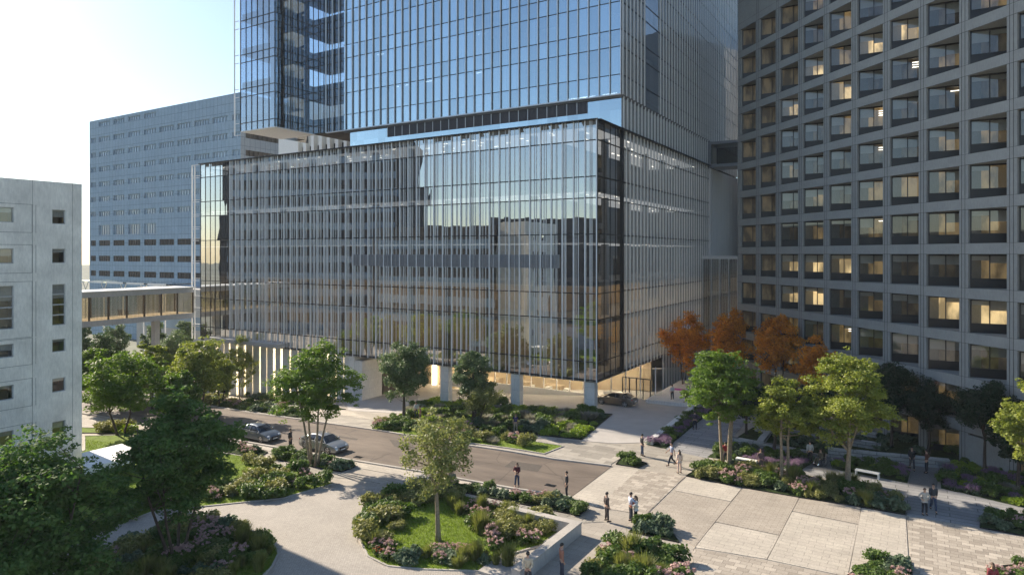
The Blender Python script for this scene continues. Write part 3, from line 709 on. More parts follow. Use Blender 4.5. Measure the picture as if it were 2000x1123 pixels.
# recessed storey between podium roof and tower
RV = TV + .5; mb = MB()
zL = zT - (zT - zt) * .42
pane_grid(mb, 'x', RV, a_at(684, RV), -.1, [zt + .1, zL, zT - .2], 1.38)
mb.build('recessed_glass', M['towglass'], T)
mb = MB(); pane_grid(mb, 'y', -.1, RV, VR, [zt + .1, zT - .2], 1.38); mb.build('recessed_side_glass', M['sideglass'], T)
lv = MB(); x = a_at(758, RV); x1 = a_at(1146, RV)
while x < x1: lv.box(x, x + .1, RV - .12, RV - .02, zL, zT - .25); x += .19
lv.box(a_at(758, RV), x1, RV - .02, RV - .01, zL, zT - .25); lv.build('plant_louvers', M['louver_dark'], T)
lf = MB(); x = a_at(758, RV)
while x < x1: lf.box(x - .04, x + .04, RV - .16, RV - .13, zL, zT - .2); x += 1.37
v = RV + .4
while v < VR: lf.box(-.08, .12, v - .05, v + .05, zt + .1, zT - .2); v += 1.2
lf.build('recess_mullions', M['finw'], T)
mb = MB(); mb.box(a_at(690, RV), -1.2, RV + 1.4, VR - 1, zt, zT - .2); mb.build('recess_core', M['core'], T)

# glazed bay hung off the left end
bA, bW = a_at(537, 0), a_at(470, 0); BD = 7.3; BZ0 = z_of(247, bA, 0); bz = [BZ0]; z = BZ0 + 1.15
while z < ZTOP: bz += [z, z + 4.0]; z += p51
bz = [q for q in bz if q < ZTOP] + [ZTOP]
mb = MB(); pane_grid(mb, 'x', 0, bW, bA, bz, 1.2, .004); pane_grid(mb, 'y', bA, 0, BD, bz, 1.4, .004); pane_grid(mb, 'y', bW, BD + 6, 0, bz, 1.4)
pane_grid(mb, 'x', BD, bA, aTG, bz, 1.3); 
mb.build('bay_glass', M['bayglass'], T)
mb = MB()
for i in range(7):
    a = bW + (bA - bW) * i / 6; mb.box(a - .04, a + .04, -.08, .02, BZ0, ZTOP)
for i in range(6):
    v = BD * i / 5; mb.box(bA - .02, bA + .08, v - .04, v + .04, BZ0, ZTOP)
for i in range(6):
    a = bA + (aTG - bA) * (i + 1) / 6; mb.box(a - .04, a + .04, BD - .08, BD + .02, BZ0, ZTOP)
for z in bz[1:-1]: mb.box(bW, bA, -.06, .02, z - .045, z + .045); mb.box(bA - .02, bA + .06, 0, BD, z - .045, z + .045); mb.box(bA, aTG, BD - .06, BD + .02, z - .045, z + .045)
mb.build('bay_mullions', M['dark'], T)
mb = MB()
for z in bz[1:-1:2]: mb.box(bW + .15, bA - .15, .2, BD, z, z + 1.05); mb.box(bW + 3, aTG + 2, BD + .3, BD + 8, z, z + 1.05)
mb.box(bW, bA, 0, BD + .2, ZTOP, ZTOP + .4)
mb.build('bay_floors', M['core'], T)
mb = MB()
for i, z in enumerate(bz[2:-1:2]): mb.bar((bA - .6, .8, z), (bA - .6, BD - .4, z + 3.6 ), .35)
for q in ((bA - .9, .5), (bA - .9, BD - .5), (bW + .8, BD - .5)): mb.box(q[0] - .3, q[0] + .3, q[1] - .3, q[1] + .3, BZ0, ZTOP)
mb.build('bay_bracing', M['dark'], T)
mb = MB(); mb.box(bW, bA, 0, BD + .4, BZ0 - .12, BZ0); mb.build('bay_soffit', M['soffit'], T)
mb = MB(); mb.box(bA, aTG + 5, BD + .2, GV + 12, BZ0 - .1, BZ0 + .1); mb.box(bA + 5, aTG + 3, BD + 4, VR - 4, zt, ZTOP); mb.build('tower_left_core', M['core'], T)
mb = MB(); bx = a_at(461, 0)
for a in (bx, bx + .12): mb.box(a - .05, a + .05, -.35, -.25, BZ0 - .6, ZTOP)
for z in bz[1:-1]: mb.box(bx, bW, -.34, -.26, z - .06, z + .02)
mb.box(bx, bW + .3, -.34, -.24, BZ0 - .7, BZ0 - .6); mb.build('bay_end_frame', M['finw'], T)

# ground storey: piers, glowing lobby, slatted wall
for px0, px1, pxs in ((860, 875.5, 881), (997.5, 1015, 1020), (1141, 1161, 1165.5)):
    x0, x1 = a_at(px0, .12), a_at(px1, .12)
    mb = MB(); mb.box(x0, x1, .12, .95, terr(x0, 0) - .3, zb); mb.build('column', M['white_stone'], T)
x0 = a_at(686, .1); mb = MB(); mb.box(a_at(683, .1) - .2, x0 + .55, .05, 4.5, -6, zb - .02); mb.box(x0 + .55, a_at(707, .3), .3, 4.2, -6, zb - .85)
mb.build('wall_pier', M['white_stone'], T)
sw = MB(); gl = MB(); x = a_at(683, 0) - .25; e = a_at(400, 0)
while x > e:
    w = rs.uniform(1.0, 1.5); g = rs.choice([.22, .35, .5])
    sw.box(x - w, x, .35, 1.0, -7.5, zb - .02); gl.box(x - w - g, x - w, .95, 1.1, -7.5, zb - .3); x -= w + g
sw.build('slatted_stone_wall', M['white_stone'], T); gl.build('wall_slot_lamps', M['warm'], T)
mb = MB(); mb.box(a_at(400, -1.3), a_at(543, -1.3), -1.4, .1, zb - .05, zb + .5); mb.build('roof_slab', M['wallcap'], T)
# lobby
LV = 11.3; la = a_at(1215, LV); lb = a_at(880, LV)
mb = MB(); mb.box(lb - 30, -.5, LV + 7, LV + 7.4, -5, zb - .05); mb.box(lb - .5, lb, LV, LV + 7, -5, zb); mb.box(a_at(800, LV + 3), lb, LV + 3, LV + 3.3, -5, zb)
mb.build('lobby_wall', M['core_warm'], T)
mb = MB(); mb.box(lb - 30, a_at(800, LV + 3), LV + 2.9, LV + 3.4, -6, zb - .02); mb.box(x0 + 1, x0 + 1.3, 5, LV + 3, -6, zb - .02); mb.build('drive_wall', M['core'], T)
mb = MB(); pane_grid(mb, 'x', LV, lb, a_at(1293, LV), [-2.4, zb - .3], 1.9); mb.build('lobby_glass', M['clear'], T)
mb = MB(); x = lb
while x < a_at(1296, LV): mb.box(x - .05, x + .05, LV - .12, LV + .05, -2.4, zb - .02); x += 1.9
mb.box(lb, a_at(1296, LV), LV - .15, LV + .1, -1.9, terr(-6, LV) + .25)
mb.build('lobby_mullions', M['finw'], T)
mb = MB()
for i in range(9):
    a = -2.2 - i * 2.7
    for vv in (LV + 1.4, LV + 4.4): mb.box(a - .9, a + .9, vv, vv + .5, zb - .36, zb - .32)
mb.build('lobby_lamp', M['lobbylamp'], T)
mb = MB()
for i in range(9):
    for vv in (2.5, 5.5, 8.8):
        a = -1.8 - i * 2.9; mb.tube([(a, vv, zb - .345), (a, vv, zb - .31)], .22, 10)
mb.build('soffit_downlights', M['lobbylamp'], T)
mb = MB()
for px in (846, 884, 902, 935): a = a_at(px, LV + 2.4); mb.box(a - .28, a + .28, LV + 2.5, LV + 2.9, -4, zb - .3)
mb.build('lit_wall_slot', M['warm'], T)
mb = MB()
for i in range(3):
    a = lb + 3 + i * 5; mb.box(a, a + 2.6, LV + 4, LV + 5.2, -2.2, -1.0)
mb.build('lobby_counter', M['core_warm'], T)
# bronze door frame
da, db = a_at(1216, LV - .3), a_at(1270, LV - .3); mb = MB(); dz0 = terr(-1, LV) - .3; dz1 = dz0 + 2.75
for i in range(5):
    a = da + (db - da) * i / 4; mb.box(a - .05, a + .05, LV - .36, LV - .24, dz0, dz1)
mb.box(da, db, LV - .38, LV - .22, dz1, dz1 + .12); mb.box(da, db, LV - .34, LV - .26, dz0 + 1.35, dz0 + 1.41); mb.box(da, db, LV - .34, LV - .26, dz0, dz0 + .2)
mb.build('entrance_doors', M['dark'], T)
# stone plinth and ramp wall at the entrance
pl = MB(); q0, q1 = GL(1261, 787), GL(1364, 800)
pw = [GL(1261, 786)[:2], GL(1362, 796)[:2]]
e0 = tag(empty('entrance_terrace', (OX, OY, 0), PHI), 'pale stone entrance terrace with low ramp wall at the right corner of the glass podium', 'terrace')
x0, y0, _ = GL(1261, 787); x1, y1, _ = GL(1364, 797)
mb = MB(); mb.prism([(x0, y0), (x1, y1), (x1 + 1, y0 + 14), (x0 - .2, y0 + 14)], -4, [.1, .2, .2, .1]); mb.build('platform', M['white_stone'], e0)
r0 = GL(1263, 868); r1 = (x1, y1); dvx, dvy = r1[0] - r0[0], r1[1] - r0[1]; L = math.hypot(dvx, dvy); nx, ny = dvy / L * .55, -dvx / L * .55
mb = MB(); mb.prism([(r0[0] + nx, r0[1] + ny), (r0[0] + nx + 0, r0[1] + ny)][:1] + [(r1[0] + nx, r1[1] + ny), (r1[0], r1[1]), (r0[0], r0[1])], -3, [.42, .75, .75, .42]); mb.build('ramp_wall', M['white_stone'], e0)
for i, (px, py) in enumerate(((1038, 761), (1072, 765), (1107, 769), (1186, 776), (1227, 779))):
    a, v, z = GL(px, py); mb = MB(); mb.box(-.36, .36, -.36, .36, -.2, .68); mb.box(-.33, .33, -.33, .33, .68, .72)
    x, y = L2W(a, v); o = mb.build('stone_block', M['white_stone'], loc=(x, y, z), rz=PHI)
    tag(o, ['square pale stone block before the lobby glass, leftmost of the row', 'square pale stone block before the lobby glass, second from the left', 'square pale stone block just left of the corner pier of the podium', 'pale stone block showing over the front of the bronze car', 'pale stone block showing over the rear of the bronze car'][i], 'stone block', 'stone blocks along the drive')

# rear wing, link and high bridge on the right
RW = gridroot('rear_wing', 'finned wing behind the right side of the tower with sunlit cream fins', 'building')
mb = MB(); zr0, zr1 = 16.6, zt; mb.box(-14, -.1, DP + .1, VR + 4, -3, zr1); mb.build('wall', M['core'], RW)
mb = MB(); v = DP + .4
while v < VR + 4: mb.box(-.1, .3, v - .09, v + .09, zr0, zr1 - .3); v += 1.1
mb.build('fin_screen', M['finw'], RW)
LK = gridroot('glass_link', 'low glazed link block between the podium and the grey precast building', 'building')
x1 = 15; mb = MB(); pane_grid(mb, 'x', DP - 4, .1, x1, [-3, 5.5, 11, 16.2], 1.3, .004); mb.build('glazing', M['podglass'], LK)
mb = MB(); mb.box(.1, x1, DP - 4.1, DP + 3, 16.2, 16.7); mb.box(.1, x1, DP - 3.6, DP + 3, 10.4, 10.9); mb.box(.1, x1, DP - 3.6, DP + 3, 5, 5.4)
for i in range(10): mb.box(.2 + i * 1.35, .29 + i * 1.35, DP - 4.35, DP - 4.02, -3, 16.3)
mb.build('frame', M['finw'], LK)
mb = MB(); mb.box(.2, x1, DP + 2, DP + 2.4, -3, 16); mb.build('inner_wall', M['core_warm'], LK)
BR = gridroot('high_bridge', 'glazed footbridge high between the tower and the grey precast building', 'footbridge')
zh0, zh1 = z_of(327, 0, DP), z_of(277, 0, DP)
mb = MB(); pane_grid(mb, 'x', DP + .6, .2, 16, [zh0 + .6, zh0 + 1.6, zh1 - .5], 1.6); mb.build('glazing', M['clear'], BR)
mb = MB(); mb.box(.2, 16, DP + .5, DP + 5, zh0, zh0 + .5); mb.box(.2, 16, DP + .5, DP + 5, zh1 - .45, zh1); mb.box(-.1, .35, DP + .3, DP + .8, zh0, zh1)
mb.build('deck', M['louver'], BR)
mb = MB(); mb.box(.2, 16, DP + 4.6, DP + 4.8, zh0 + .5, zh1 - .5); mb.build('inner_wall', M['core'], BR)

a, v, z = GL(905, 911); mb = MB(); mb.tube([(0, 0, .0), (0, 0, .035)], .42, 18); mb.tube([(0, 0, .03), (0, 0, .045)], .34, 18); x, y = L2W(a, v)
tag(mb.build('manhole_cover', M['bronze'], loc=(x, y, z + .0)), 'round rusty manhole cover set in the road behind the sparse young tree', 'manhole cover')

sheet([(760, 858), (800, 864), (812, 878), (770, 872)], 'asphalt_patch', M['patch'], 0.026, skirt=0)
sheet([(1000, 900), (1060, 909), (1050, 922), (985, 912)], 'asphalt_patch', M['patch'], 0.026, skirt=0)
sheet([(560, 836), (700, 857), (696, 860), (556, 839)], 'asphalt_patch', M['patch'], 0.026, skirt=0)
for i, (px, py) in enumerate(((1075, 948), (700, 893))):
    a, v, z = GL(px, py); mb = MB(); mb.box(-.4, .4, -.22, .22, 0, .04); x, y = L2W(a, v)
    for q in range(7): mb.box(-.36, .36, -.19 + q * .055, -.165 + q * .055, .04, .048)
    tag(mb.build('drain_grate', M['dark'], loc=(x, y, z), rz=PHI), ['dark drain grate in the gutter near the corner of the road', 'dark drain grate in the gutter ahead of the silver car'][i], 'drain')
# ================================================================ OTHER BUILDINGS
def wall_holes(mb, P, s0, s1, z0, z1, rects, depth, mi=0):
    """wall face with real openings; P(s, d, z) maps along, inward, up"""
    ss_ = sorted({s0, s1} | {r[0] for r in rects} | {r[1] for r in rects}); zz = sorted({z0, z1} | {r[2] for r in rects} | {r[3] for r in rects})
    for a, b in zip(ss_, ss_[1:]):
        for c, d in zip(zz, zz[1:]):
            ms, mz = (a + b) / 2, (c + d) / 2
            if any(r[0] < ms < r[1] and r[2] < mz < r[3] for r in rects): continue
            mb.poly([P(a, 0, c), P(b, 0, c), P(b, 0, d), P(a, 0, d)], mi)
    for a, b, c, d in [r[:4] for r in rects]:
        mb.poly([P(a, 0, c), P(a, depth, c), P(b, depth, c), P(b, 0, c)], mi); mb.poly([P(a, 0, d), P(b, 0, d), P(b, depth, d), P(a, depth, d)], mi)
        mb.poly([P(a, 0, c), P(a, 0, d), P(a, depth, d), P(a, depth, c)], mi); mb.poly([P(b, 0, c), P(b, depth, c), P(b, depth, d), P(b, 0, d)], mi)

# pale concrete building, left edge of the view
LB = gridroot('concrete_building', 'pale cast concrete building with small square windows at the left edge', 'building')
YB = 54 * 17 / 16.5; xb = (160 - 1000) / F * YB; la_, lv_ = W2L(xb, YB)      # its near corner; the face runs towards us
def lbs(px): return lv_ - v_at(px, la_)                                       # distance along the face from the corner
def lbz(py, px=160): return z_of(py, la_, v_at(px, la_))
ztop = lbz(360)
P = lambda s, d, z: (la_ - d, lv_ - s, z)
rows = [(410, 438), (486, 514), (555, 635), (662, 687), (738, 765), (822, 850)]
cols = [(102, 128), (-28, 27)]
rects = []
for c0, c1 in cols:
    for r0, r1 in rows:
        rects.append((lbs(c1), lbs(c0), lbz(r1, 115), lbz(r0, 115), r1 - r0))
S1 = lbs(-140)
for r in list(rects[6:]): rects.append((r[0] + 4.4, r[1] + 4.4 , r[2], r[3], r[4])) if r[1] + 4.4 < S1 else None
mb = MB(); wall_holes(mb, P, 0, S1, -4, ztop, rects, .2)
D = 6
mb.poly([P(0, 0, -4), P(0, 0, ztop), P(0, D, ztop), P(0, D, -4)]); mb.poly([P(S1, 0, -4), P(S1, D, -4), P(S1, D, ztop), P(S1, 0, ztop)])
mb.poly([P(0, D, -4), P(0, D, ztop), P(S1, D, ztop), P(S1, D, -4)]); mb.poly([P(0, 0, ztop), P(S1, 0, ztop), P(S1, D, ztop), P(0, D, ztop)])
mb.build('wall', M['conc_left'], LB)
# panel joints as thin darker strips around each opening
jm = MB()
for r in rects:
    a, b, c, d = r[0] - 1.25, r[1] + 1.15, r[2] - .75, r[3] + .28
    for s0, s1, z0, z1 in ((a, a + .03, c, d), (b, b + .03, c, d), (a, b, c, c + .03), (a, b, d, d + .03)): 
        if s0 > 0.1: jm.box(la_ - .01, la_ + .004, lv_ - s0, lv_ - s1, z0, z1)
for pxj in (142, 64): 
    s = lbs(pxj); jm.box(la_ - .01, la_ + .004, lv_ - s, lv_ - s - .025, -4, ztop)
jm.build('joint_lines', simple('joint_grey', (0.20, 0.195, 0.185), 0.9), LB)
for r in rects:
    mb = MB(); s0, s1, z0, z1 = r[:4]
    for a, b, c, d in ((s0, s0 + .06, z0, z1), (s1 - .06, s1, z0, z1), (s0, s1, z0, z0 + .06), (s0, s1, z1 - .06, z1)): mb.box(la_ - .2, la_ - .1, lv_ - a, lv_ - b, c, d)
    if r[4] > 60:
        for k in (1, 2, 3): zz = z0 + (z1 - z0) * k / 4; mb.box(la_ - .2, la_ - .06, lv_ - s0, lv_ - s1, zz - .05, zz + .05)
    w = mb.build('window', M['wallcap'], LB)
    mb = MB(); mb.poly([P(s0, .17, z0), P(s1, .17, z0), P(s1, .17, z1), P(s0, .17, z1)]); mb.build('pane', M['winglass'], w)
    mb = MB(); zz = z1 - (z1 - z0) * random.choice([.35, .5, .25]); mb.poly([P(s0, .28, zz), P(s1, .28, zz), P(s1, .28, z1), P(s0, .28, z1)]); mb.build('blind', M['wallcap'], w)
    mb = MB(); mb.box(la_ - 1.6, la_ - 1.5, lv_ - s0 + .2, lv_ - s1 - .2, z0 - .3, z1 + .3); mb.build('room', M['core_warm'], w)
# flat canopy beside it
CP = tag(empty('walkway_canopy', (OX, OY, 0), PHI), 'flat white walkway canopy on thin posts beside the pale concrete building', 'canopy')
cz = .9; q = [PL(165, 915, cz), PL(203, 906, cz), PL(282, 884, cz), PL(238, 866, cz), PL(160, 884, cz)]
mb = MB(); mb.prism(q, cz - .5, cz); mb.build('roof', M['soffit'], CP)
mb = MB()
for p in ((205, 914), (262, 896), (240, 880), (180, 900)):
    a, v = PL(p[0], p[1], cz - .5); mb.box(a - .05, a + .05, v - .05, v + .05, terr(a, v) - .1, cz - .45)
mb.build('post', M['wallcap'], CP)

# large panelled block far behind on the left
YF = 205 * 17 / 16.5; fa, fv = W2L((175 - 1000) / F * YF, YF)
FB = gridroot('hospital_block', 'broad haze blue panelled block with rows of strip windows behind the footbridge', 'building')
fR = a_at(470, fv); ftop = z_of(238, fa, fv)
def fx(px): return a_at(px, fv)
P2 = lambda s, d, z: (fa + s, fv + d, z)
rowy = []          # window rows measured on the left edge of the block
zr = [z_of(y, fa, fv) for y in (271.5, 300, 328.5, 357.5, 386, 414.5, 441, 470, 499.5, 528)]
zh = [1.55] * 6 + [3.0, 1.7, 1.7, 1.7]
grp = [(176, 187), (193, 215), (221, 243), (250, 274), (281, 305), (311, 340), (346, 373), (379, 409), (415, 445), (453, 470)]
rects = []
for i, (z, h) in enumerate(zip(zr, zh)):
    for j, (g0, g1) in enumerate(grp):
        if i == 6 and not 1 <= j <= 4: continue
        rects.append((fx(g0) - fa + (.3 if j == 0 else 0), fx(g1) - fa - (.2 if j == 9 else 0), z - h, z))
for j in range(1, 5):
    rects.append((fx(grp[j][0]) - fa, fx(grp[j][1]) - fa, zr[0] + 3.2, zr[0] + 4.6)) if j else None
rects.append((fx(230) - fa, fx(252) - fa, -2, 0.2))
mb = MB(); L = fR - fa
wall_holes(mb, P2, 0, L, -9, ftop, rects, .5)
mb.poly([(fa, fv, -9), (fa, fv, ftop), (fa, fv + 40, ftop), (fa, fv + 40, -9)]); mb.poly([(fa, fv, ftop), (fR, fv, ftop), (fR, fv + 45, ftop), (fa, fv + 40, ftop)])
mb.build('front_wall', M['conc_far_hazed'], FB)
mb = MB(); side = []
for z, h in zip(zr[:6], zh): side.append((1.5, 44, z - h, z))
wall_holes(mb, lambda s, d, z: (fR - d, fv + s, z), 0, 46, -9, ftop, side, .5); mb.build('side_wall', M['conc_far_hazed_side'], FB)
for (a, b, c, d) in rects:
    mb = MB(); n = max(2, round((b - a) / 1.2))
    for k in range(n + 1): x = fa + a + (b - a) * k / n; mb.box(x - .07, x + .07, fv + .2, fv + .35, c, d)
    mb.box(fa + a, fa + b, fv + .18, fv + .4, d - .1, d)
    w = mb.build('window', M['dark'] if c < zr[6] - 3.5 else M['conc_far_hazed'], FB)
    mb = MB(); mb.poly([P2(a, .4, c), P2(b, .4, c), P2(b, .4, d), P2(a, .4, d)]); mb.build('pane', M['farglass_sky'] if c > zr[6] - 3.5 else M['core'], w)
mb = MB()
for (a, b, c, d) in side:
    k = a
    while k < b: mb.box(fR - .35, fR - .1, fv + k - .1, fv + k + .25, c, d); k += 1.4
    mb.box(fR - .5, fR - .45, fv + a, fv + b, c, d)
mb.build('side_windows', M['core'], FB)
# white louvred building seen through the gap beneath the bay
WB = gridroot('white_building', 'white building with tall dark slots seen under the hanging glass bay', 'building')
wv = fv - 20; x0, x1 = a_at(544, wv), a_at(640, wv); z1 = z_of(262, x0, wv)
mb = MB(); mb.box(x0, x0 + 5, wv, wv + 20, -9, z1 + 6); mb.box(x0 + 4, x1 + 10, wv + 1.0, wv + 1.2, z1 - 3, z1 + 6)
for i in range(12): mb.box(x0 + 5 + i * 2.2, x0 + 5.8 + i * 2.2, wv, wv + 1, -9, z1 + 3)
mb.build('wall', M['soffit'], WB)
mb = MB(); mb.box(x0 + 4, x1 + 10, wv + 2, wv + 2.2, -9, z1 + 4); mb.build('recess', M['black'], WB)

# footbridge to the left end of the podium
SB = gridroot('glass_footbridge', 'long enclosed glass footbridge with white roof running left from the podium', 'footbridge')
bv = W2L(0, 0)[1]
ba = W - 1.0                                  # runs along the grid away from us
v1 = v_at(377, ba); v0 = v_at(135, ba)
zr_, zg0, zu = z_of(562, ba, v1), z_of(612, ba, v1), z_of(620, ba, v1); th = 1.1
# the bridge face is the plane a = ba, running towards us to the left
mb = MB(); zrf = z_of(571, ba, v_at(375, ba)); ztp = z_of(562, ba, v_at(375, ba)); zfl = z_of(611, ba, v_at(375, ba)); zbt = z_of(621, ba, v_at(375, ba))
mb.prism([(ba, v0), (ba, v1), (ba - 5, v1), (ba - 5, v0)], zrf, ztp); mb.build('fascia', M['wallcap'], SB); mb = MB(); mb.box(ba - 4.9, ba + .25, v0, v1, ztp + .002, ztp + .14); mb.build('roof', M['soffit'], SB)
mb = MB(); mb.box(ba - 5, ba, v0, v1, zbt, zfl); mb.build('deck', M['wallcap'], SB)
mb = MB(); pane_grid(mb, 'y', ba - .05, v0, v1, [zfl, zrf], 2.4); pane_grid(mb, 'y', ba - 4.95, v0, v1, [zfl, zrf], 2.4); mb.build('glazing', M['beige'], SB)
n = round((v1 - v0) / 2.6)
for i in range(n + 1):
    v = v0 + (v1 - v0) * i / n; mb = MB(); mb.box(ba - .2, ba + .04, v - .09, v + .09, zfl, zrf); mb.box(ba - 5.02, ba - 4.8, v - .09, v + .09, zfl, zrf)
    mb.build('post', M['bronze'] if 'bronze' in M else M['dark'], SB)
mb = MB(); mb.box(ba - 3.2, ba - 2.2, v1 - 5, v1 - 4.2, -8, zbt); mb.build('pier', M['wallcap'], SB)
# glass canopy on forked posts beyond it
GC = gridroot('forked_canopy', 'thin glass canopy on white forked posts beyond the footbridge', 'canopy')
cv = v1 + 22; cx0, cx1 = a_at(150, cv), a_at(345, cv); cz1 = z_of(549, cx0, cv)
mb = MB(); mb.box(cx0, cx1, cv - 2, cv + 4, cz1, cz1 + .25); mb.build('roof', M['clear'], GC)
for i in range(5):
    a = cx0 + (cx1 - cx0) * (i + .5) / 5; mb = MB(); mb.tube([(a, cv, -8), (a, cv, cz1 - 2)], .15); mb.tube([(a, cv, cz1 - 2), (a - 1.4, cv, cz1)], .09); mb.tube([(a, cv, cz1 - 2), (a + 1.4, cv, cz1)], .09)
    mb.box(a - 3.4, a + 3.4, cv - 2.05, cv - 1.95, cz1 - .1, cz1 + .3); mb.build('post', M['soffit'], GC)
LW = gridroot('service_block', 'low grey service block behind the footbridge', 'building')
mb = MB(); mb.box(cx0 + 2, cx1 + 18, cv + 14, cv + 24, -8, z_of(560, cx0, cv + 14)); mb.build('wall', M['wallcap'], LW)
mb = MB(); mb.box(cx0 + 6, cx1 + 14, cv + 13.9, cv + 13.99, -2, 1.2); mb.build('windows', M['farglass_sky'], LW)

# ------------------------------------------------ grey precast building on the right
EV = Vector((700 - 1000.0, 1308.0)).normalized(); NV = Vector((EV.y, -EV.x))    # along (away) and inward
sc_ = (905 - HOR) / H; YR = F / sc_; BP = Vector(((1890.5 - 1000) / F * YR, YR))
def s_at(px):
    r = (px - 1000) / F; return (r * BP.y - BP.x) / (EV.x - r * EV.y)
RB = tag(empty('precast_building', (BP.x, BP.y, 0), math.atan2(EV.y, EV.x) - math.pi), 'grey precast concrete building with angled windows, some lit, along the right side', 'building')
# local frame of the building: x = -s (towards us), y = ... set so that x along -EV, y inward
def QW(s, d, z):                       # world -> local
    return (-s, d, z)
# check handedness: rotation by angle(EV)-pi sends +x to -EV and +y to rot90(-EV)
rot = Matrix.Rotation(math.atan2(EV.y, EV.x) - math.pi, 2); yv = rot @ Vector((0, 1)); SG = 1 if yv.dot(NV) > 0 else -1
def Q(s, d, z): return (-s, d * SG, z)
cols = [1447, 1483.5, 1523, 1568, 1618.5, 1674, 1737.4, 1809, 1890.5, 1986.5]
S = [s_at(p) for p in cols]; S.append(S[-1] - (S[-2] - S[-1])); S.append(S[-1] - (S[-3] - S[-2]))
send = s_at(1440.5); z0r = z_of(671, *W2L(*(BP))) ; FH = 3.62; NF = 15
zk = [z0r + FH * (k - 2) for k in range(NF + 2)]; OH = 2.72
wall = MB()
def qbox(mb, s0, s1, d0, d1, z0, z1, mi=0):
    p, q = Q(s0, d0, z0), Q(s1, d1, z1); mb.box(p[0], q[0], p[1], q[1], z0, z1, mi)
near = S[-1]
zlow = zk[0] - OH
for k in range(NF + 2):
    lo = zk[k]; hi = (zk[k + 1] - OH) if k + 1 < NF + 2 else lo + 1
    qbox(wall, send, near, -.0, 2.3, lo, hi)
# base wall
gs = sorted([s_at(1880), s_at(1967)])
for s0, s1 in ((send, gs[1]), (gs[0], near)): qbox(wall, s0, s1, -.0, .6, -2.5, zlow)
qbox(wall, gs[0], gs[1], 0, .6, 2.35, zlow); 
wall.build('wall', M['conc_right'], RB)
pier = MB(); jn = MB(); solid = MB()
openings = []
for i in range(len(S) - 1):
    sf, sn = S[i], S[i + 1]; so = sf + (sn - sf) * .80       # far jamb, near jamb
    for k in range(NF + 2):
        if k < NF + 1: 
            qbox(pier, so, sn, -.0 + .012, .6, zk[k] - OH - .0, zk[k]); qbox(pier, so, sn, .6, 2.2, zk[k] - OH, zk[k])
    m = so + (sn - so) * .42
    for ss0 in (so + (sn - so) * .30, so + (sn - so) * .68):
        qbox(jn, ss0, ss0 + .03, -.006, .01, -2, zk[NF])
    openings.append((sf, so))
qbox(pier, send, S[0], .012, 2.2, zlow, zk[NF])
pier.build('piers', M['conc_right'], RB)
for k in range(NF):
    qbox(jn, send, near, -.006, .012, zk[k] + .0, zk[k] + .025); qbox(jn, send, near, -.006, .012, zk[k] + .88, zk[k] + .9)
jn.build('joint_lines', M['dark'], RB)
lit = random.Random(11)
def room_mat(name, base, warm, seed):
    """room backing with random warm patches; lamplight painted in as glow"""
    m, nt, p = newmat(name)
    tc = nd(nt, 'ShaderNodeTexCoord'); oi = nd(nt, 'ShaderNodeObjectInfo')
    mp = nd(nt, 'ShaderNodeMapping'); mp.inputs['Scale'].default_value = (1.1, 1.1, .5)
    va = nd(nt, 'ShaderNodeVectorMath', operation='ADD'); lk(nt, tc.outputs['Object'], va.inputs[0])
    sc = nd(nt, 'ShaderNodeMath', operation='MULTIPLY'); sc.inputs[1].default_value = 37.0 + seed; lk(nt, oi.outputs['Random'], sc.inputs[0]); lk(nt, sc.outputs[0], va.inputs[1])
    lk(nt, va.outputs[0], mp.inputs[0])
    n = nd(nt, 'ShaderNodeTexNoise'); n.inputs['Scale'].default_value = .9; n.inputs['Detail'].default_value = 3; lk(nt, mp.outputs[0], n.inputs['Vector'])
    r = nd(nt, 'ShaderNodeValToRGB'); r.color_ramp.elements[0].position = .42; r.color_ramp.elements[1].position = .62
    r.color_ramp.elements[0].color = rgb([c * .3 for c in base]); r.color_ramp.elements[1].color = rgb(base)
    lk(nt, n.outputs['Fac'], r.inputs[0]); lk(nt, r.outputs[0], p.inputs['Base Color']); lk(nt, r.outputs[0], p.inputs['Emission Color'])
    p.inputs['Emission Strength'].default_value = warm
    return m
RM = [room_mat('room_faint_glow', (0.26, 0.19, 0.10), 0.06, 0), room_mat('room_dim_glow', (0.42, 0.29, 0.13), 0.28, 3), room_mat('room_bright_glow', (0.75, 0.55, 0.28), 0.8, 9)]
blindm = simple('roller_blind', (0.62, 0.62, 0.60), 0.8, var=0.04)
cand = []
for i, (sf, so) in enumerate(openings):
    for k in range(NF):
        y = BP.y + EV.y * sf
        if i < 2 and k >= 14 - (0 if i == 0 else 1) - 2 and False: pass
        py = HOR - (zk[k] - OH / 2 - H) * F / y
        cand.append((abs(y), -40 < py < 860, i, k))
TH = math.radians(47)
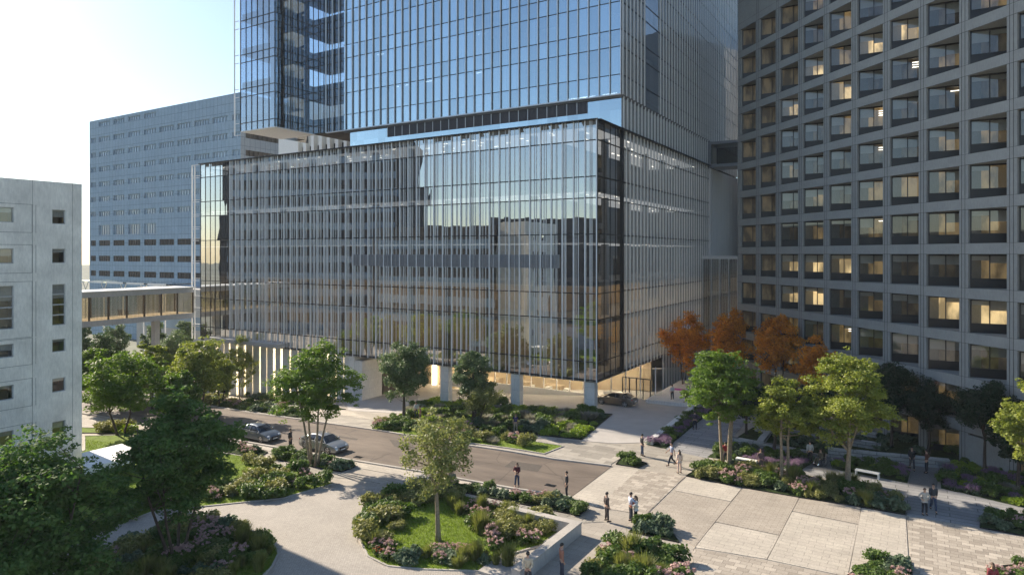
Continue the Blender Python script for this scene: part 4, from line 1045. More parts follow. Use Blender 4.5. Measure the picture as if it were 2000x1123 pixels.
def window(i, k, mbs=None):
    sf, so = openings[i]; zt_ = zk[k] - .0; zb_ = zk[k] - OH; wl = (sf - so) * .78
    A = Vector((sf, .22)); dv = Vector((-math.cos(TH), math.sin(TH))); B = A + dv * wl      # (s, depth)
    n = Vector((dv.y, -dv.x)); n = n if n.y < 0 else -n                # outward normal in (s, depth)
    def W3(t, off, z): p = A + dv * t + n * off; return Q(p.x, p.y, z)
    def fbar(mb, t0, t1, z0, z1, o0=-.05, o1=.07):
        p = [W3(t0, o0, 0), W3(t1, o0, 0), W3(t1, o1, 0), W3(t0, o1, 0)]
        mb.prism([(q[0], q[1]) for q in p] if SG > 0 else [(q[0], q[1]) for q in reversed(p)], z0, z1)
    fr = MB(); zg = zb_ + .72
    fbar(fr, 0, .09, zb_, zt_); fbar(fr, wl - .09, wl, zb_, zt_); fbar(fr, 0, wl, zt_ - .13, zt_ - .001); fbar(fr, wl / 2 - .04, wl / 2 + .04, zg, zt_)
    fbar(fr, 0, wl, zb_ + .002, zg, -.05, .03); fbar(fr, 0, wl, zg, zg + .06)
    # the return wall beside the window
    rt = MB(); p = Q(so - .01, .1, 0); b_ = W3(wl, 0, 0); rt.poly([(b_[0], b_[1], zb_), (p[0], p[1], zb_), (p[0], p[1], zt_), (b_[0], b_[1], zt_)])
    f = fr.build('window', M['black'], RB); rt.build('reveal', M['conc_right'], f)
    g = MB(); q0, q1 = W3(.05, 0, 0), W3(wl - .05, 0, 0); g.poly([(q0[0], q0[1], zg), (q1[0], q1[1], zg), (q1[0], q1[1], zt_ - .1), (q0[0], q0[1], zt_ - .1)]); g.build('pane', M['winglass'], f)
    c = MB()
    for h in (0, 1):
        bl = lit.choice([.25, .35, .45, .5]) * (zt_ - zg); 
        if lit.random() < .12: continue
        t0, t1 = (.08, wl / 2 - .03) if h == 0 else (wl / 2 + .03, wl - .08); a, b = W3(t0, -.12, 0), W3(t1, -.12, 0)
        c.poly([(a[0], a[1], zt_ - bl), (b[0], b[1], zt_ - bl), (b[0], b[1], zt_ - .1), (a[0], a[1], zt_ - .1)])
    if c.f: c.build('blind', blindm, f)
    r = MB(); a, b = W3(-.1, -.75, 0), W3(wl + .5, -.75, 0); a2, b2 = W3(-.1, -.08, 0), W3(wl + .5, -.08, 0)
    r.poly([(a[0], a[1], zb_), (b[0], b[1], zb_), (b[0], b[1], zt_), (a[0], a[1], zt_)])
    r.poly([(a[0], a[1], zt_ - .06), (b[0], b[1], zt_ - .06), (b2[0], b2[1], zt_ - .06), (a2[0], a2[1], zt_ - .06)])
    bright = 2 if ((i, k) in LIT or lit.random() < .03) else (1 if lit.random() < .5 else 0)
    r.build('room', RM[bright], f)
    if lit.random() < .38:
        l = MB(); t = lit.uniform(.6, wl - .6)
        for q in range(lit.choice([1, 1, 2, 3])):
            zz = zt_ - .35 - q * .22; a, b = W3(wl - .9, -.6, zz), W3(wl - .2, -.6, zz); l.bar(a, b, .05)
        l.build('lamp_strip', M['lamp'], f)
LIT = {(1, 2 + 7), (2, 2 + 7), (3, 10), (5, 10), (0, 4), (1, 4), (2, 4), (3, 4), (4, 4), (1, 3), (2, 3), (3, 3), (7, 3), (8, 3), (6, 10), (4, 9)}
def blank(i, k):
    y = BP.y + EV.y * openings[i][0]; t = HOR - (zk[k] - H) * F / y
    return (i == 0 and t < 48) or (i == 1 and t < 28)
sb = MB()
for c in cand:
    if blank(c[2], c[3]): qbox(sb, openings[c[2]][0], openings[c[2]][1], .03, .5, zk[c[3]] - OH, zk[c[3]])
sb.build('blank_panels', M['conc_right'], RB)
cand = [c for c in cand if not blank(c[2], c[3])]
vis = [c for c in cand if c[1]]; vis.sort()
others = []
cnt = 0
for c in vis:
    if cnt < 100: window(c[2], c[3]); cnt += 1
    else: others.append((c[2], c[3]))
# remaining, smallest windows as one part
fr = MB(); rm = MB()
for i, k in others + [(c[2], c[3]) for c in cand if not c[1]]:
    sf, so = openings[i]; zt_ = zk[k]; zb_ = zt_ - OH; wl = (sf - so) * .78; A = Vector((sf, .22)); dv = Vector((-math.cos(TH), math.sin(TH)))
    n = Vector((dv.y, -dv.x)); n = n if n.y < 0 else -n
    def W3(t, off, z): p = A + dv * t + n * off; return Q(p.x, p.y, z)
    for t0, t1, z0, z1 in ((0, .09, zb_, zt_), (wl - .09, wl, zb_, zt_), (wl/2 - .04, wl/2 + .04, zb_, zt_), (0, wl, zt_ - .13, zt_ - .01), (0, wl, zb_ + .01, zb_ + .72)):
        p = [W3(t0, -.05, 0), W3(t1, -.05, 0), W3(t1, .06, 0), W3(t0, .06, 0)]; fr.prism([(q[0], q[1]) for q in p], z0, z1)
    a, b = W3(0, -.1, 0), W3(wl, -.1, 0); rm.poly([(a[0], a[1], zb_ + .7), (b[0], b[1], zb_ + .7), (b[0], b[1], zt_), (a[0], a[1], zt_)])
    p = Q(so - .01, .1, 0); b_ = W3(wl, 0, 0); fr.poly([(b_[0], b_[1], zb_), (p[0], p[1], zb_), (p[0], p[1], zt_), (b_[0], b_[1], zt_)])
o = fr.build('small_windows', M['black'], RB); o['kind'] = 'stuff'
o = rm.build('small_window_panes', RM[0], RB); o['kind'] = 'stuff'
mb = MB(); qbox(mb, send, near, 3.2, 16, -2.5, zk[NF] + 1); qbox(mb, send, near, 0.05, 16, zk[NF + 1], zk[NF + 1] + 1.0); qbox(mb, send, send - .5, .05, 16, -2.5, zk[NF + 1]); mb.build('inner_mass', M['core'], RB)
mb = MB(); qbox(mb, gs[0], gs[1], 2.2, 2.4, -1, 2.4); mb.build('dark_opening', M['black'], RB)

# blocks across the street that the glass mirrors
OB = tag(empty('street_block', (0, 0, 0)), 'tall dark office block across the street that shows in the podium glass', 'building')
def wprism(mb, pts, z0, z1, mi=0):
    ar = sum(pts[i][0]*pts[(i+1) % len(pts)][1] - pts[(i+1) % len(pts)][0]*pts[i][1] for i in range(len(pts)))
    mb.prism(pts if ar > 0 else list(reversed(pts)), z0, z1, mi)
mirror = concrete('dark_block_wall', (0.035, 0.035, 0.04), var=0.15)
P1, P2_ = Vector((-118, 100)), Vector((-92, 59)); dd = (P2_ - P1).normalized(); nn = Vector((-dd.y, dd.x)); nn = nn if nn.x < 0 else -nn
mb = MB(); wprism(mb, [P1, P2_, P2_ + nn * 22, P1 + nn * 22], -8, 46); mb.build('wall', mirror, OB)
mb = MB()
for k in range(11):
    z = -2 + k * 4.2
    a, b = P1 + dd * 3 - nn * .06, P2_ - dd * 3 - nn * .06; wprism(mb, [a, b, b + nn * .3, a + nn * .3], z, z + 1.7)
mb.build('window_bands', M['farglass_sky'], OB)
OC = tag(empty('terrace_block', (0, 0, 0)), 'long lower dark block across the street that shows in the podium glass', 'building')
mb = MB()
for (x0, y0, x1, y1, h) in ((-175, 62, -160, 40, 30), (-160, 40, -150, 8, 27), (-150, 8, -132, -30, 30), (-132, -30, -110, -62, 25), (-110, -62, -70, -95, 28), (-70, -95, -10, -125, 24)):
    a, b = Vector((x0, y0)), Vector((x1, y1)); d = (b - a).normalized(); n = Vector((-d.y, d.x)); n = n if n.dot(-a) < 0 else -n
    wprism(mb, [a, b, b + n * 15, a + n * 15], -8, h)
mb.build('wall', mirror, OC)

OD = tag(empty('rear_reflection_block', (0, 0, 0)), 'unseen block added behind the precast building to fill the side glass reflection', 'building')  # hidden from the camera; added so the corner glass reflects a darker mass
mb = MB(); wprism(mb, [(45, 112), (95, 100), (110, 140), (52, 150)], -3, 58); mb.build('wall', M['louver'], OD)

OE = tag(empty('annex_reflection_block', (OX, OY, 0), PHI), 'unseen dark block added behind the pale concrete building to darken the podium reflection', 'building')  # hidden from the camera; added so the front glass reflects dark here
mb = MB(); mb.box(la_ - 36, la_ - D - .3, lv_ - 22, lv_ + .5, -5, ztop - .6); mb.build('wall', mirror, OE)
mb = MB()
for k in range(6): mb.box(la_ - 35, la_ - D - 1.5, lv_ + .45, lv_ + .56, 0 + k * 3.6, 1.7 + k * 3.6)
mb.build('window_bands', M['farglass_sky'], OE)
# ================================================================ TREES
def leaf_quads(rng, cen, rad, n, size, flat=1.0, aspect=1.7, up=0.6):
    """n leaves scattered in an ellipsoidal clump; returns (4n,3) vertices"""
    d = rng.normal(size=(n, 3)); d /= np.linalg.norm(d, axis=1)[:, None]
    r = rng.random(n) ** 0.45
    p = np.array(cen) + d * (r[:, None] * np.array([rad, rad, rad * flat]))
    nrm = rng.normal(size=(n, 3)); nrm[:, 2] = np.abs(nrm[:, 2]) + up; nrm += d * .5; nrm /= np.linalg.norm(nrm, axis=1)[:, None]
    t = rng.normal(size=(n, 3)); t -= nrm * (t * nrm).sum(1)[:, None]; t /= np.linalg.norm(t, axis=1)[:, None]
    b = np.cross(nrm, t); s = size * (0.65 + 0.7 * rng.random(n))[:, None]
    return np.stack([p - t * s * aspect * .5, p + b * s * .5 + t * s * .08, p + t * s * aspect * .5, p - b * s * .5 + t * s * .08], 1).reshape(-1, 3)
def quads_mesh(name, V, mat):
    return np_mesh(name, V, np.arange(len(V)).reshape(-1, 4), mat)
def bez(p0, p1, p2, k=5):
    return [p0 * (1-t)**2 + p1 * 2 * t * (1-t) + p2 * t * t for t in [i / k for i in range(k + 1)]]
def tree(px, py, top, wpx, leaf, bark, label, seed, cat='tree', group=None, stems=1, clumps=60, per=90, lsize=.16, crown0=.35, flat=.6, crad=.28, asym=(0, 0), spread=.22, name='tree', z=None, base=None, shape=1.0, lean=0.0, trunk=.11, up=.6):
    """tapered stems, limbs and twigs carrying clumps of leaves; sized from its place in the picture"""
    rng = np.random.default_rng(seed); rr = random.Random(seed); lsize *= .74
    x, y, gz = base if base else GW(px, py)
    sc = F / y; hh = (H + (HOR - top) / sc) - gz; cw = wpx / sc / 2
    root = tag(empty(name, (x, y, gz)), label, cat, group)
    c0 = hh * crown0; cz = (c0 + hh) / 2; ch = (hh - c0) / 2
    tb = MB(); tips = []
    forks = []
    for i in range(stems):
        an = 2 * math.pi * i / stems + rr.random()
        b = Vector((math.cos(an), math.sin(an), 0)) * (trunk * 1.6 if stems > 1 else 0)
        f = Vector((math.cos(an) * cw * spread * (1 if stems > 1 else .15) + lean * c0, math.sin(an) * cw * spread * (1 if stems > 1 else .15), c0 * rr.uniform(.85, 1.15)))
        t = Vector((f.x * 1.6 + asym[0] * cw * .5, f.y * 1.6 + asym[1] * cw * .5, hh * rr.uniform(.72, .86)))
        mid = (b + f) / 2 + Vector((rr.uniform(-.12, .12), rr.uniform(-.12, .12), 0))
        r0 = trunk / math.sqrt(stems) * 1.25
        pts = bez(b - Vector((0, 0, .15)), mid, f, 4) + bez(f, f.lerp(t, .5) + Vector((rr.uniform(-.3, .3), rr.uniform(-.3, .3), 0)), t, 5)[1:]
        rad = [r0 * (1.25 if j == 0 else 1) * (1 - .9 * j / (len(pts) - 1)) + .008 for j in range(len(pts))]
        tb.tube(pts, rad, 7); forks.append((pts, rad))
    # clump centres through the crown volume, more of them near its surface
    cs = []
    tries = 0
    while len(cs) < clumps and tries < clumps * 30:
        tries += 1
        d = rng.normal(size=3); d /= np.linalg.norm(d); r = rng.random() ** .42
        q = d * r
        wz = 1 - shape * 0.35 * max(0, q[2])                       # narrower towards the top
        p = Vector((q[0] * cw * 1.0 * wz + asym[0] * cw * .3, q[1] * cw * 1.0 * wz + asym[1] * cw * .3, cz + q[2] * ch * 1.08))
        lump = math.sin(3.1 * d[0] + seed) * math.sin(2.7 * d[1] + seed * 2) * math.sin(3.3 * d[2] + seed * .7)
        if r > .90 + lump * .55: continue
        if min([(p - c).length for c in cs] or [9]) < cw * crad * .55: continue
        cs.append(p)
    V = []
    # limbs to a handful of anchors, twigs from limbs to clumps
    limbs = list(forks)
    anchors = rr.sample(cs, min(len(cs), 7 + 2 * stems))
    for a in anchors:
        pts, rad = forks[rr.randrange(len(forks))]
        j = rr.randrange(max(1, len(pts) // 2 - 1), len(pts) - 1); p0 = pts[j]
        if p0.z > a.z - .1: j = max(1, len(pts) // 2 - 1); p0 = pts[j]
        m = p0.lerp(a, .5) + Vector((0, 0, -.12 * (a - p0).length))
        q = bez(p0, m, a, 4); r = [max(.012, rad[j] * .6 * (1 - .85 * i / 4)) for i in range(5)]
        tb.tube(q, r, 5); limbs.append((q, r))
    allp = [(p, r) for pts, rad in limbs for p, r in zip(pts[1:], rad[1:])]
    for c in cs:
        p0, r0 = min(allp, key=lambda t: (t[0] - c).length + (0.8 if t[0].z > c.z else 0))
        if (p0 - c).length > .15:
            tb.tube([p0, p0.lerp(c, .5) + Vector((rr.uniform(-.1, .1), rr.uniform(-.1, .1), -.05)), c], [min(r0, .03), .015, .006], 4, cap=False)
        rad = cw * crad * rr.uniform(.65, 1.35)
        n = int(per * 2.1 * rr.uniform(.7, 1.3)); V.append(leaf_quads(rng, c, rad, n, lsize, flat, up=up))
        for q in range(3):                                           # loose sprays past the clump's edge
            d = Vector(rng.normal(size=3)); d.normalize(); V.append(leaf_quads(rng, c + d * rad * 1.0, rad * .38, max(4, n // 10), lsize * .9, flat, up=up))
    tb.build('trunk', bark, root, smooth=True)
    me = quads_mesh('crown', np.concatenate(V), leaf)
    o = bpy.data.objects.new('crown', me); C.objects.link(o); o.parent = root
    return root
B1, B2 = M['bark_pale'], M['bark_dark']
# foreground and left
tree(60, 1225, 846, 350, M['l_near'], B2, 'big dark leafy tree in the near left corner of the picture', 1, stems=3, clumps=110, per=150, lsize=.17, crown0=.22, flat=.4, crad=.24, trunk=.17, base=(-22.6, 30.5, -1.0), asym=(.1, 0), spread=.4, name='leafy_tree', shape=.9)
tree(345, 1098, 775, 245, M['l_near'], B2, 'dark multi stemmed tree growing from the round planted bed in front left', 2, stems=4, clumps=95, per=150, lsize=.16, crown0=.30, flat=.4, crad=.24, trunk=.15, spread=.35, name='leafy_tree')
tree(856, 1057, 790, 150, M['l_olive'], B1, 'slender young tree with sparse yellowish leaves in the island lawn', 3, stems=1, clumps=95, per=34, lsize=.14, crown0=.36, flat=.8, crad=.20, trunk=.13, spread=.15, name='young_tree', shape=-.2, lean=-.06, asym=(-.3, 0))
tree(613, 910, 668, 172, M['l_locust'], B1, 'broad green multi stemmed tree beside the silver car', 4, stems=4, clumps=105, per=115, lsize=.15, crown0=.42, flat=.38, crad=.22, trunk=.17, spread=.28, name='leafy_tree')
tree(787, 824, 664, 110, M['l_maple'], B2, 'dense deep green round tree in front of the dark drive opening', 5, clumps=80, per=110, lsize=.17, crown0=.30, flat=.8, crad=.24, trunk=.16, name='dense_tree', shape=.7)
tree(927, 832, 684, 78, M['l_maple'], B2, 'crooked small tree with dark upper crown between the podium piers', 6, clumps=60, per=100, lsize=.16, crown0=.42, flat=.8, crad=.26, trunk=.17, name='dense_tree', asym=(-.25, 0))
tree(931, 834, 735, 88, M['l_olive'], B2, 'low pale leaved tree against the stem of the crooked tree', 61, stems=2, clumps=45, per=70, lsize=.15, crown0=.22, flat=.7, crad=.25, trunk=.10, name='young_tree', asym=(.5, 0))
tree(470, 778, 650, 62, M['l_yellow'], B1, 'slim pale green tree against the left end of the podium', 7, stems=3, clumps=70, per=60, lsize=.15, crown0=.22, flat=.8, crad=.22, trunk=.12, spread=.15, name='slim_tree', shape=.3)
for i, (px, py, top, w, lf, lab) in enumerate([
    (385, 812, 655, 130, 'l_yellow', 'round sunlit tree just left of the slim podium tree'),
    (300, 800, 668, 100, 'l_yellow', 'sunlit tree between the round tree and the dark pointed trees'),
    (235, 850, 690, 165, 'l_locust', 'wide green tree beside the pale concrete building'),
    (180, 800, 668, 80, 'l_locust', 'narrow green tree touching the edge of the pale concrete building'),
    (270, 790, 690, 110, 'l_locust', 'green tree behind the wide green tree, partly hidden'),
    (345, 830, 720, 100, 'l_locust', 'low green tree in front of the round sunlit tree'),
    (195, 770, 655, 80, 'l_dark', 'dark green tree behind the narrow green tree'),
    (430, 795, 690, 70, 'l_yellow', 'small pale tree between the round sunlit tree and the slim podium tree')]):
    tree(px, py, top, w, M[lf], B2, lab, 20 + i, stems=2 + i % 2, clumps=80, per=110, lsize=.20, crown0=.25, flat=.5, crad=.24, trunk=.14, name='leafy_tree')
for i, (px, py, top, w, lab) in enumerate([
    (222, 742, 627, 66, 'dark dense tree left of the pair below the footbridge'), (302, 742, 626, 58, 'dark dense tree right of the pair below the footbridge'),
    (165, 742, 630, 40, 'dark tree at the foot of the footbridge beside the pale building'), (362, 735, 621, 44, 'dark tree tucked between footbridge and podium end'),
    (335, 760, 645, 84, 'dark green tree behind the sunlit round tree')]):
    tree(px, py, top, w, M['l_maple'], B2, lab, 30 + i, clumps=55, per=90, lsize=.24, crown0=.2, flat=.7, crad=.27, trunk=.14, name='dense_tree', shape=1.1)
# right hand side
tree(1420, 915, 680, 152, M['l_locust'], B1, 'large bright green twin stemmed tree at the head of the garden walk', 40, stems=3, clumps=110, per=120, lsize=.15, crown0=.42, flat=.42, crad=.22, trunk=.19, spread=.2, name='leafy_tree', asym=(-.35, 0))
tree(1532, 942, 735, 118, M['l_yellow'], B1, 'yellow green tree with a pale forked stem in the long bed', 41, stems=2, clumps=90, per=85, lsize=.14, crown0=.42, flat=.55, crad=.22, trunk=.16, spread=.15, name='leafy_tree')
tree(1657, 960, 684, 168, M['l_yellow'], B1, 'tall yellow green tree at the right part of the long bed', 42, stems=1, clumps=115, per=105, lsize=.15, crown0=.33, flat=.45, crad=.22, trunk=.18, name='leafy_tree')
tree(2022, 1005, 742, 130, M['l_yellow'], B1, 'pale green tree cut by the right edge of the picture', 43, clumps=80, per=80, lsize=.14, crown0=.38, flat=.6, crad=.22, trunk=.15, name='leafy_tree')
for i, (px, py, top, w, lab) in enumerate([
    (1742, 872, 712, 100, 'dark tree just behind the tall yellow green tree'), (1813, 884, 748, 92, 'dark tree on the terrace with a slim straight stem, left of the dark opening'),
    (1924, 925, 742, 112, 'dark tree standing before the dark garage opening'), (1989, 962, 815, 95, 'dark low tree at the right edge below the pale green tree')]):
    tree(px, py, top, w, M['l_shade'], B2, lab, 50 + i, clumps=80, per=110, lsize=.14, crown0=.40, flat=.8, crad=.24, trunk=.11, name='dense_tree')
for i, (px, py, top, w, lab) in enumerate([
    (1512, 882, 752, 100, 'shaded tree behind the forked yellow green tree'), (1597, 874, 745, 95, 'shaded tree between the two yellow green trees'), (1458, 848, 740, 90, 'shaded tree behind the large bright green tree')]):
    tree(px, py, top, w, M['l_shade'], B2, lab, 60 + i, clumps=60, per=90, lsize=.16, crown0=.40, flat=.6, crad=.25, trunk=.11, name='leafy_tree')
for i, (px, py, top, w, lab) in enumerate([
    (1337, 768, 613, 98, 'orange autumn tree nearest the podium'), (1427, 775, 603, 90, 'orange autumn tree second from the podium, tallest of the four'),
    (1520, 792, 614, 98, 'orange autumn tree third from the podium'), (1590, 826, 662, 92, 'orange autumn tree farthest right, behind the tall yellow green tree')]):
    tree(px, py, top, w, M['l_orange'], B2, lab, 70 + i, clumps=75, per=100, lsize=.17, crown0=.34, flat=.7, crad=.24, trunk=.12, name='autumn_tree', stems=2, spread=.2)

# ================================================================ SHRUBS AND PERENNIALS
def proto(name, leaf, cat, h=.9, w=.8, clumps=12, per=45, ls=.10, flat=.75, fl=None, blades=0, up=.5):
    rng = np.random.default_rng(len(name) * 7 + 3); V = []
    for i in range(clumps):
        an, r = rng.random() * 6.28, (rng.random() ** .5) * w * .55
        c = (math.cos(an) * r, math.sin(an) * r, h * (.30 + .42 * rng.random()) * (1 - .35 * (r / w)))
        V.append(leaf_quads(rng, c, w * .38, per, ls, flat, up=up))
    if blades:
        n = blades; an = rng.random(n) * 6.28; r = rng.random(n) ** .5 * w * .35; lean = (rng.random(n) ** 1.2) * w * .75; hh = h * (.6 + .5 * rng.random(n)); a2 = an + rng.normal(size=n) * .6
        b = np.stack([np.cos(an) * r, np.sin(an) * r, np.zeros(n)], 1); m = b + np.stack([np.cos(a2) * lean * .35, np.sin(a2) * lean * .35, hh * .65], 1); t = b + np.stack([np.cos(a2) * lean, np.sin(a2) * lean, hh], 1)
        s = np.stack([-np.sin(a2 + .7), np.cos(a2 + .7), np.zeros(n)], 1) * .018
        q1 = np.stack([b - s, b + s, m + s, m - s], 1).reshape(-1, 3); q2 = np.stack([m - s, m + s, t + s * .3, t - s * .3], 1).reshape(-1, 3); V += [q1, q2]
    me = quads_mesh(name, np.concatenate(V), leaf); o = bpy.data.objects.new(name, me); C.objects.link(o); tag(o, None, cat)
    if fl:
        W_ = []
        for i in range(fl[2]):
            an, r = rng.random() * 6.28, rng.random() ** .6 * w * .72
            z = h * (.72 + .33 * rng.random()) * (1 - .28 * (r / w) ** 2)
            W_.append(leaf_quads(rng, (math.cos(an) * r, math.sin(an) * r, z), fl[3], fl[4], fl[1], fl[5] if len(fl) > 5 else .6))
        m2 = quads_mesh('blossoms', np.concatenate(W_), fl[0]); c = bpy.data.objects.new('blossoms', m2); C.objects.link(c); c.parent = o
    return o
PR = {
 'green': proto('rounded_bush', M['s_green'], 'bush', 1.1, .95, 16, 60, .11),
 'olive': proto('light_bush', M['s_olive'], 'bush', 1.15, 1.0, 18, 60, .10),
 'dark': proto('dark_bush', M['s_dark'], 'bush', .95, .85, 14, 60, .13),
 'lime': proto('groundcover_plant', M['s_lime'], 'ground cover plant', .5, .85, 12, 60, .10),
 'grey': proto('grass_tuft', M['s_grey'], 'ornamental grass', .6, .8, 4, 20, .04, blades=420),
 'tan': proto('grass_clump', M['g_tan'], 'ornamental grass', 1.25, .75, 0 or 2, 20, .06, blades=330),
 'pink': proto('pink_bush', M['s_green'], 'flowering bush', .85, .8, 12, 50, .10, fl=(M['f_pink'], .07, 20, .10, 16)),
 'mauve': proto('lavender', M['s_dark'], 'lavender', .6, .8, 8, 40, .07, fl=(M['f_mauve'], .045, 70, .09, 12, 1.6)),
 'orange': proto('orange_flower_bush', M['s_green'], 'flowering bush', .9, .75, 12, 50, .10, fl=(M['f_orange'], .06, 22, .07, 14)),
}
DESC = {'green': 'rounded green bush', 'olive': 'light olive green bush', 'dark': 'dark blue green leafy bush', 'lime': 'low lime green plant', 'grey': 'silvery soft grass tuft', 'tan': 'tall tan green grass clump', 'pink': 'bush with dusty pink blossoms', 'mauve': 'mauve lavender mound', 'orange': 'bush with orange flowers'}
used = {k: False for k in PR}
def plant(kind, a, v, sc, where):
    src = PR[kind]
    if used[kind]: o = copy_tree(src)
    else: o = src; used[kind] = True
    x, y = L2W(a, v); o.location = (x, y, terr(a, v) + .02); o.rotation_euler = (0, 0, random.random() * 6.28)
    o.scale = (sc * random.uniform(.85, 1.2), sc * random.uniform(.85, 1.2), sc * random.uniform(.8, 1.15))
    tag(o, DESC[kind] + ' ' + where, PR[kind]['category'], DESC[kind] + ' ' + where)
def fill(key, where, kinds, n, smin=.7, smax=1.1, gap=.55, zone=None, maxy=1160, edge=.35, patch=3.0):
    poly = BEDS[key]; xs = [p[0] for p in poly]; ys = [p[1] for p in poly]; pts = []; t = 0
    zone = pxpoly(zone) if zone else None
    ks = [k for k, w_ in kinds]; ws = [w_ for k, w_ in kinds]; seeds = []
    while len(pts) < n and t < n * 60:
        t += 1
        a, v = random.uniform(min(xs), max(xs)), random.uniform(min(ys), max(ys))
        if not inside(a, v, poly) or (zone and not inside(a, v, zone)): continue
        if any(not inside(a + dx, v + dy, poly) for dx, dy in ((edge, 0), (-edge, 0), (0, edge), (0, -edge))): continue
        x, y = L2W(a, v)
        if y < 4 or HOR + F * H / y > maxy or (x / y * F + 1000) < -60 or (x / y * F + 1000) > 2060: continue
        if any((a - p[0]) ** 2 + (v - p[1]) ** 2 < gap * gap for p in pts): continue
        pts.append((a, v))
        near = min(seeds, key=lambda s: (s[0] - a) ** 2 + (s[1] - v) ** 2) if seeds else None
        if near and math.hypot(near[0] - a, near[1] - v) < patch * .5 and random.random() < .62: k = near[2]
        else: k = random.choices(ks, ws)[0]; seeds.append((a, v, k))
        plant(k, a, v, random.uniform(smin * .75, smax * 1.08), where)
isl = 'in the island bed around the sparse young tree'
fill('island', isl, [('olive', 4), ('green', 2)], 26, .8, 1.15, .7, [(690, 1045), (712, 975), (760, 950), (862, 945), (862, 985), (800, 990), (775, 1040), (745, 1062), (700, 1062)])
fill('island', isl, [('pink', 2), ('tan', 2), ('olive', 1)], 20, .6, .85, .55, [(862, 958), (1000, 1000), (960, 1040), (930, 1030), (862, 985)])
fill('island', isl, [('tan', 3), ('green', 3), ('pink', 2), ('olive', 2), ('orange', .25)], 26, .65, .95, .55, [(920, 1030), (1000, 1000), (1112, 1024), (1050, 1066), (990, 1082), (950, 1075)])
fill('island', isl, [('pink', 2), ('dark', 2), ('orange', .25), ('tan', 1)], 26, .6, .85, .5, [(705, 1064), (745, 1062), (800, 1092), (850, 1075), (930, 1072), (1015, 1117), (940, 1118), (820, 1114), (740, 1108)])
fill('strip', 'in the narrow bed between road and seat wall', [('green', 4), ('pink', 2), ('dark', 2), ('olive', 1)], 34, .6, .9, .55)
fill('cars', 'in the roadside bed next to the silver car', [('dark', 3), ('pink', 2), ('mauve', 1), ('green', 2)], 24, .6, .85, .55)
fill('leftstrip', 'in the small bed beside the dark grey car', [('pink', 2), ('dark', 3)], 12, .55, .75, .5)
fill('bigleft', 'on the lawn corner left of the carriage drive', [('olive', 4), ('green', 3), ('pink', 2)], 34, .8, 1.2, .75, [(520, 915), (600, 928), (650, 945), (552, 972), (426, 985), (400, 975), (470, 950), (505, 930)])
fill('bigleft', 'at the kerb under the multi stemmed dark tree', [('pink', 2), ('green', 2), ('tan', 2), ('dark', 1)], 30, .7, 1.0, .7, [(430, 960), (470, 955), (430, 990), (300, 1003), (200, 1035), (190, 1005), (290, 975)])
fill('bigleft', 'standing on the lit lawn near the dark grey car', [('olive', 1)], 6, .9, 1.2, .6, [(470, 895), (520, 905), (515, 925), (470, 915)])
fill('backlawn', 'on the lawn strip beside the pale building', [('lime', 1), ('olive', 2)], 5, 1.1, 1.5, .8, [(180, 838), (250, 840), (240, 862), (190, 860)])
fill('lowisland', 'in the round bed at the bottom left', [('tan', 2), ('pink', 2), ('green', 4), ('olive', 3), ('dark', 2)], 95, .65, 1.0, .6, [(371, 1018), (440, 1020), (501, 1041), (528, 1061), (535, 1082), (500, 1160), (380, 1180), (200, 1180), (120, 1140), (165, 1106), (250, 1060)], maxy=1150)
fill('podium', 'in the large bed before the podium piers', [('lime', 6), ('green', 2), ('grey', 3), ('dark', 1)], 230, .8, 1.2, .56, patch=3.6)
fill('podiumfront', 'in the kerbside bed on the far side of the road', [('olive', 3), ('green', 3), ('pink', 2), ('grey', 1)], 55, .7, 1.1, .65, [(725, 840), (752, 815), (800, 822), (900, 836), (975, 844), (1039, 862), (1040, 874), (925, 867), (792, 849)])
fill('roadside', 'in the bed along the far kerb left of the drive', [('green', 3), ('olive', 2), ('dark', 1), ('pink', 1)], 60, .75, 1.15, .65)
fill('wallfoot', 'at the foot of the slatted stone wall', [('lime', 2), ('pink', 2), ('dark', 2), ('green', 2)], 34, .6, .9, .6)
fill('smallnorth', 'in the small bed at the end of the road', [('dark', 3), ('green', 2)], 12, .6, .85, .45)
fill('smallsouth', 'in the small triangular bed by the embracing couple', [('dark', 3), ('green', 2)], 16, .65, .95, .45)
fill('bottom', 'in the bed at the bottom centre', [('green', 5), ('pink', 2), ('tan', 1), ('olive', 2)], 42, .75, 1.1, .55)
fill('long', 'in the long bed along the plaza', [('green', 3), ('pink', 2), ('dark', 3), ('olive', 2), ('tan', 2)], 80, .6, .95, .58, patch=2.4)
fill('eastbed', 'in the right hand bed by the checkered paving', [('dark', 2), ('green', 2), ('pink', 1)], 18, .55, .8, .5)
fill('southeast', 'in the bed at the bottom right', [('pink', 2), ('green', 2), ('dark', 1)], 16, .65, .9, .5)
fill('corner', 'in the bottom right corner bed', [('pink', 2), ('green', 2)], 12, .65, .9, .5)
fill('rampside', 'between the ramp wall and the slab walk', [('mauve', 3), ('lime', 1), ('green', 1)], 46, .75, 1.05, .6)
fill('gardenwest', 'in the shaded garden left of the gravel', [('green', 2), ('dark', 3), ('mauve', 2), ('lime', 1)], 60, .5, .85, .6)
fill('gardenmid', 'in the shaded garden around the white bench', [('green', 2), ('mauve', 2), ('lime', 1)], 40, .5, .85, .6)
fill('gardeneast', 'in the shaded garden below the dark opening', [('mauve', 3), ('green', 2), ('lime', 2), ('grey', 1)], 75, .6, .95, .65)
fill('terrace', 'on the terraces under the dark trees', [('dark', 3), ('green', 2), ('mauve', 1)], 60, .6, .9, .8)
fill('northgrove', 'under the orange autumn trees', [('dark', 3), ('mauve', 2), ('green', 2)], 36, .7, 1.0, .9)
for k in PR:
    if not used[k]:
        for c_ in list(PR[k].children): bpy.data.objects.remove(c_)
        bpy.data.objects.remove(PR[k])
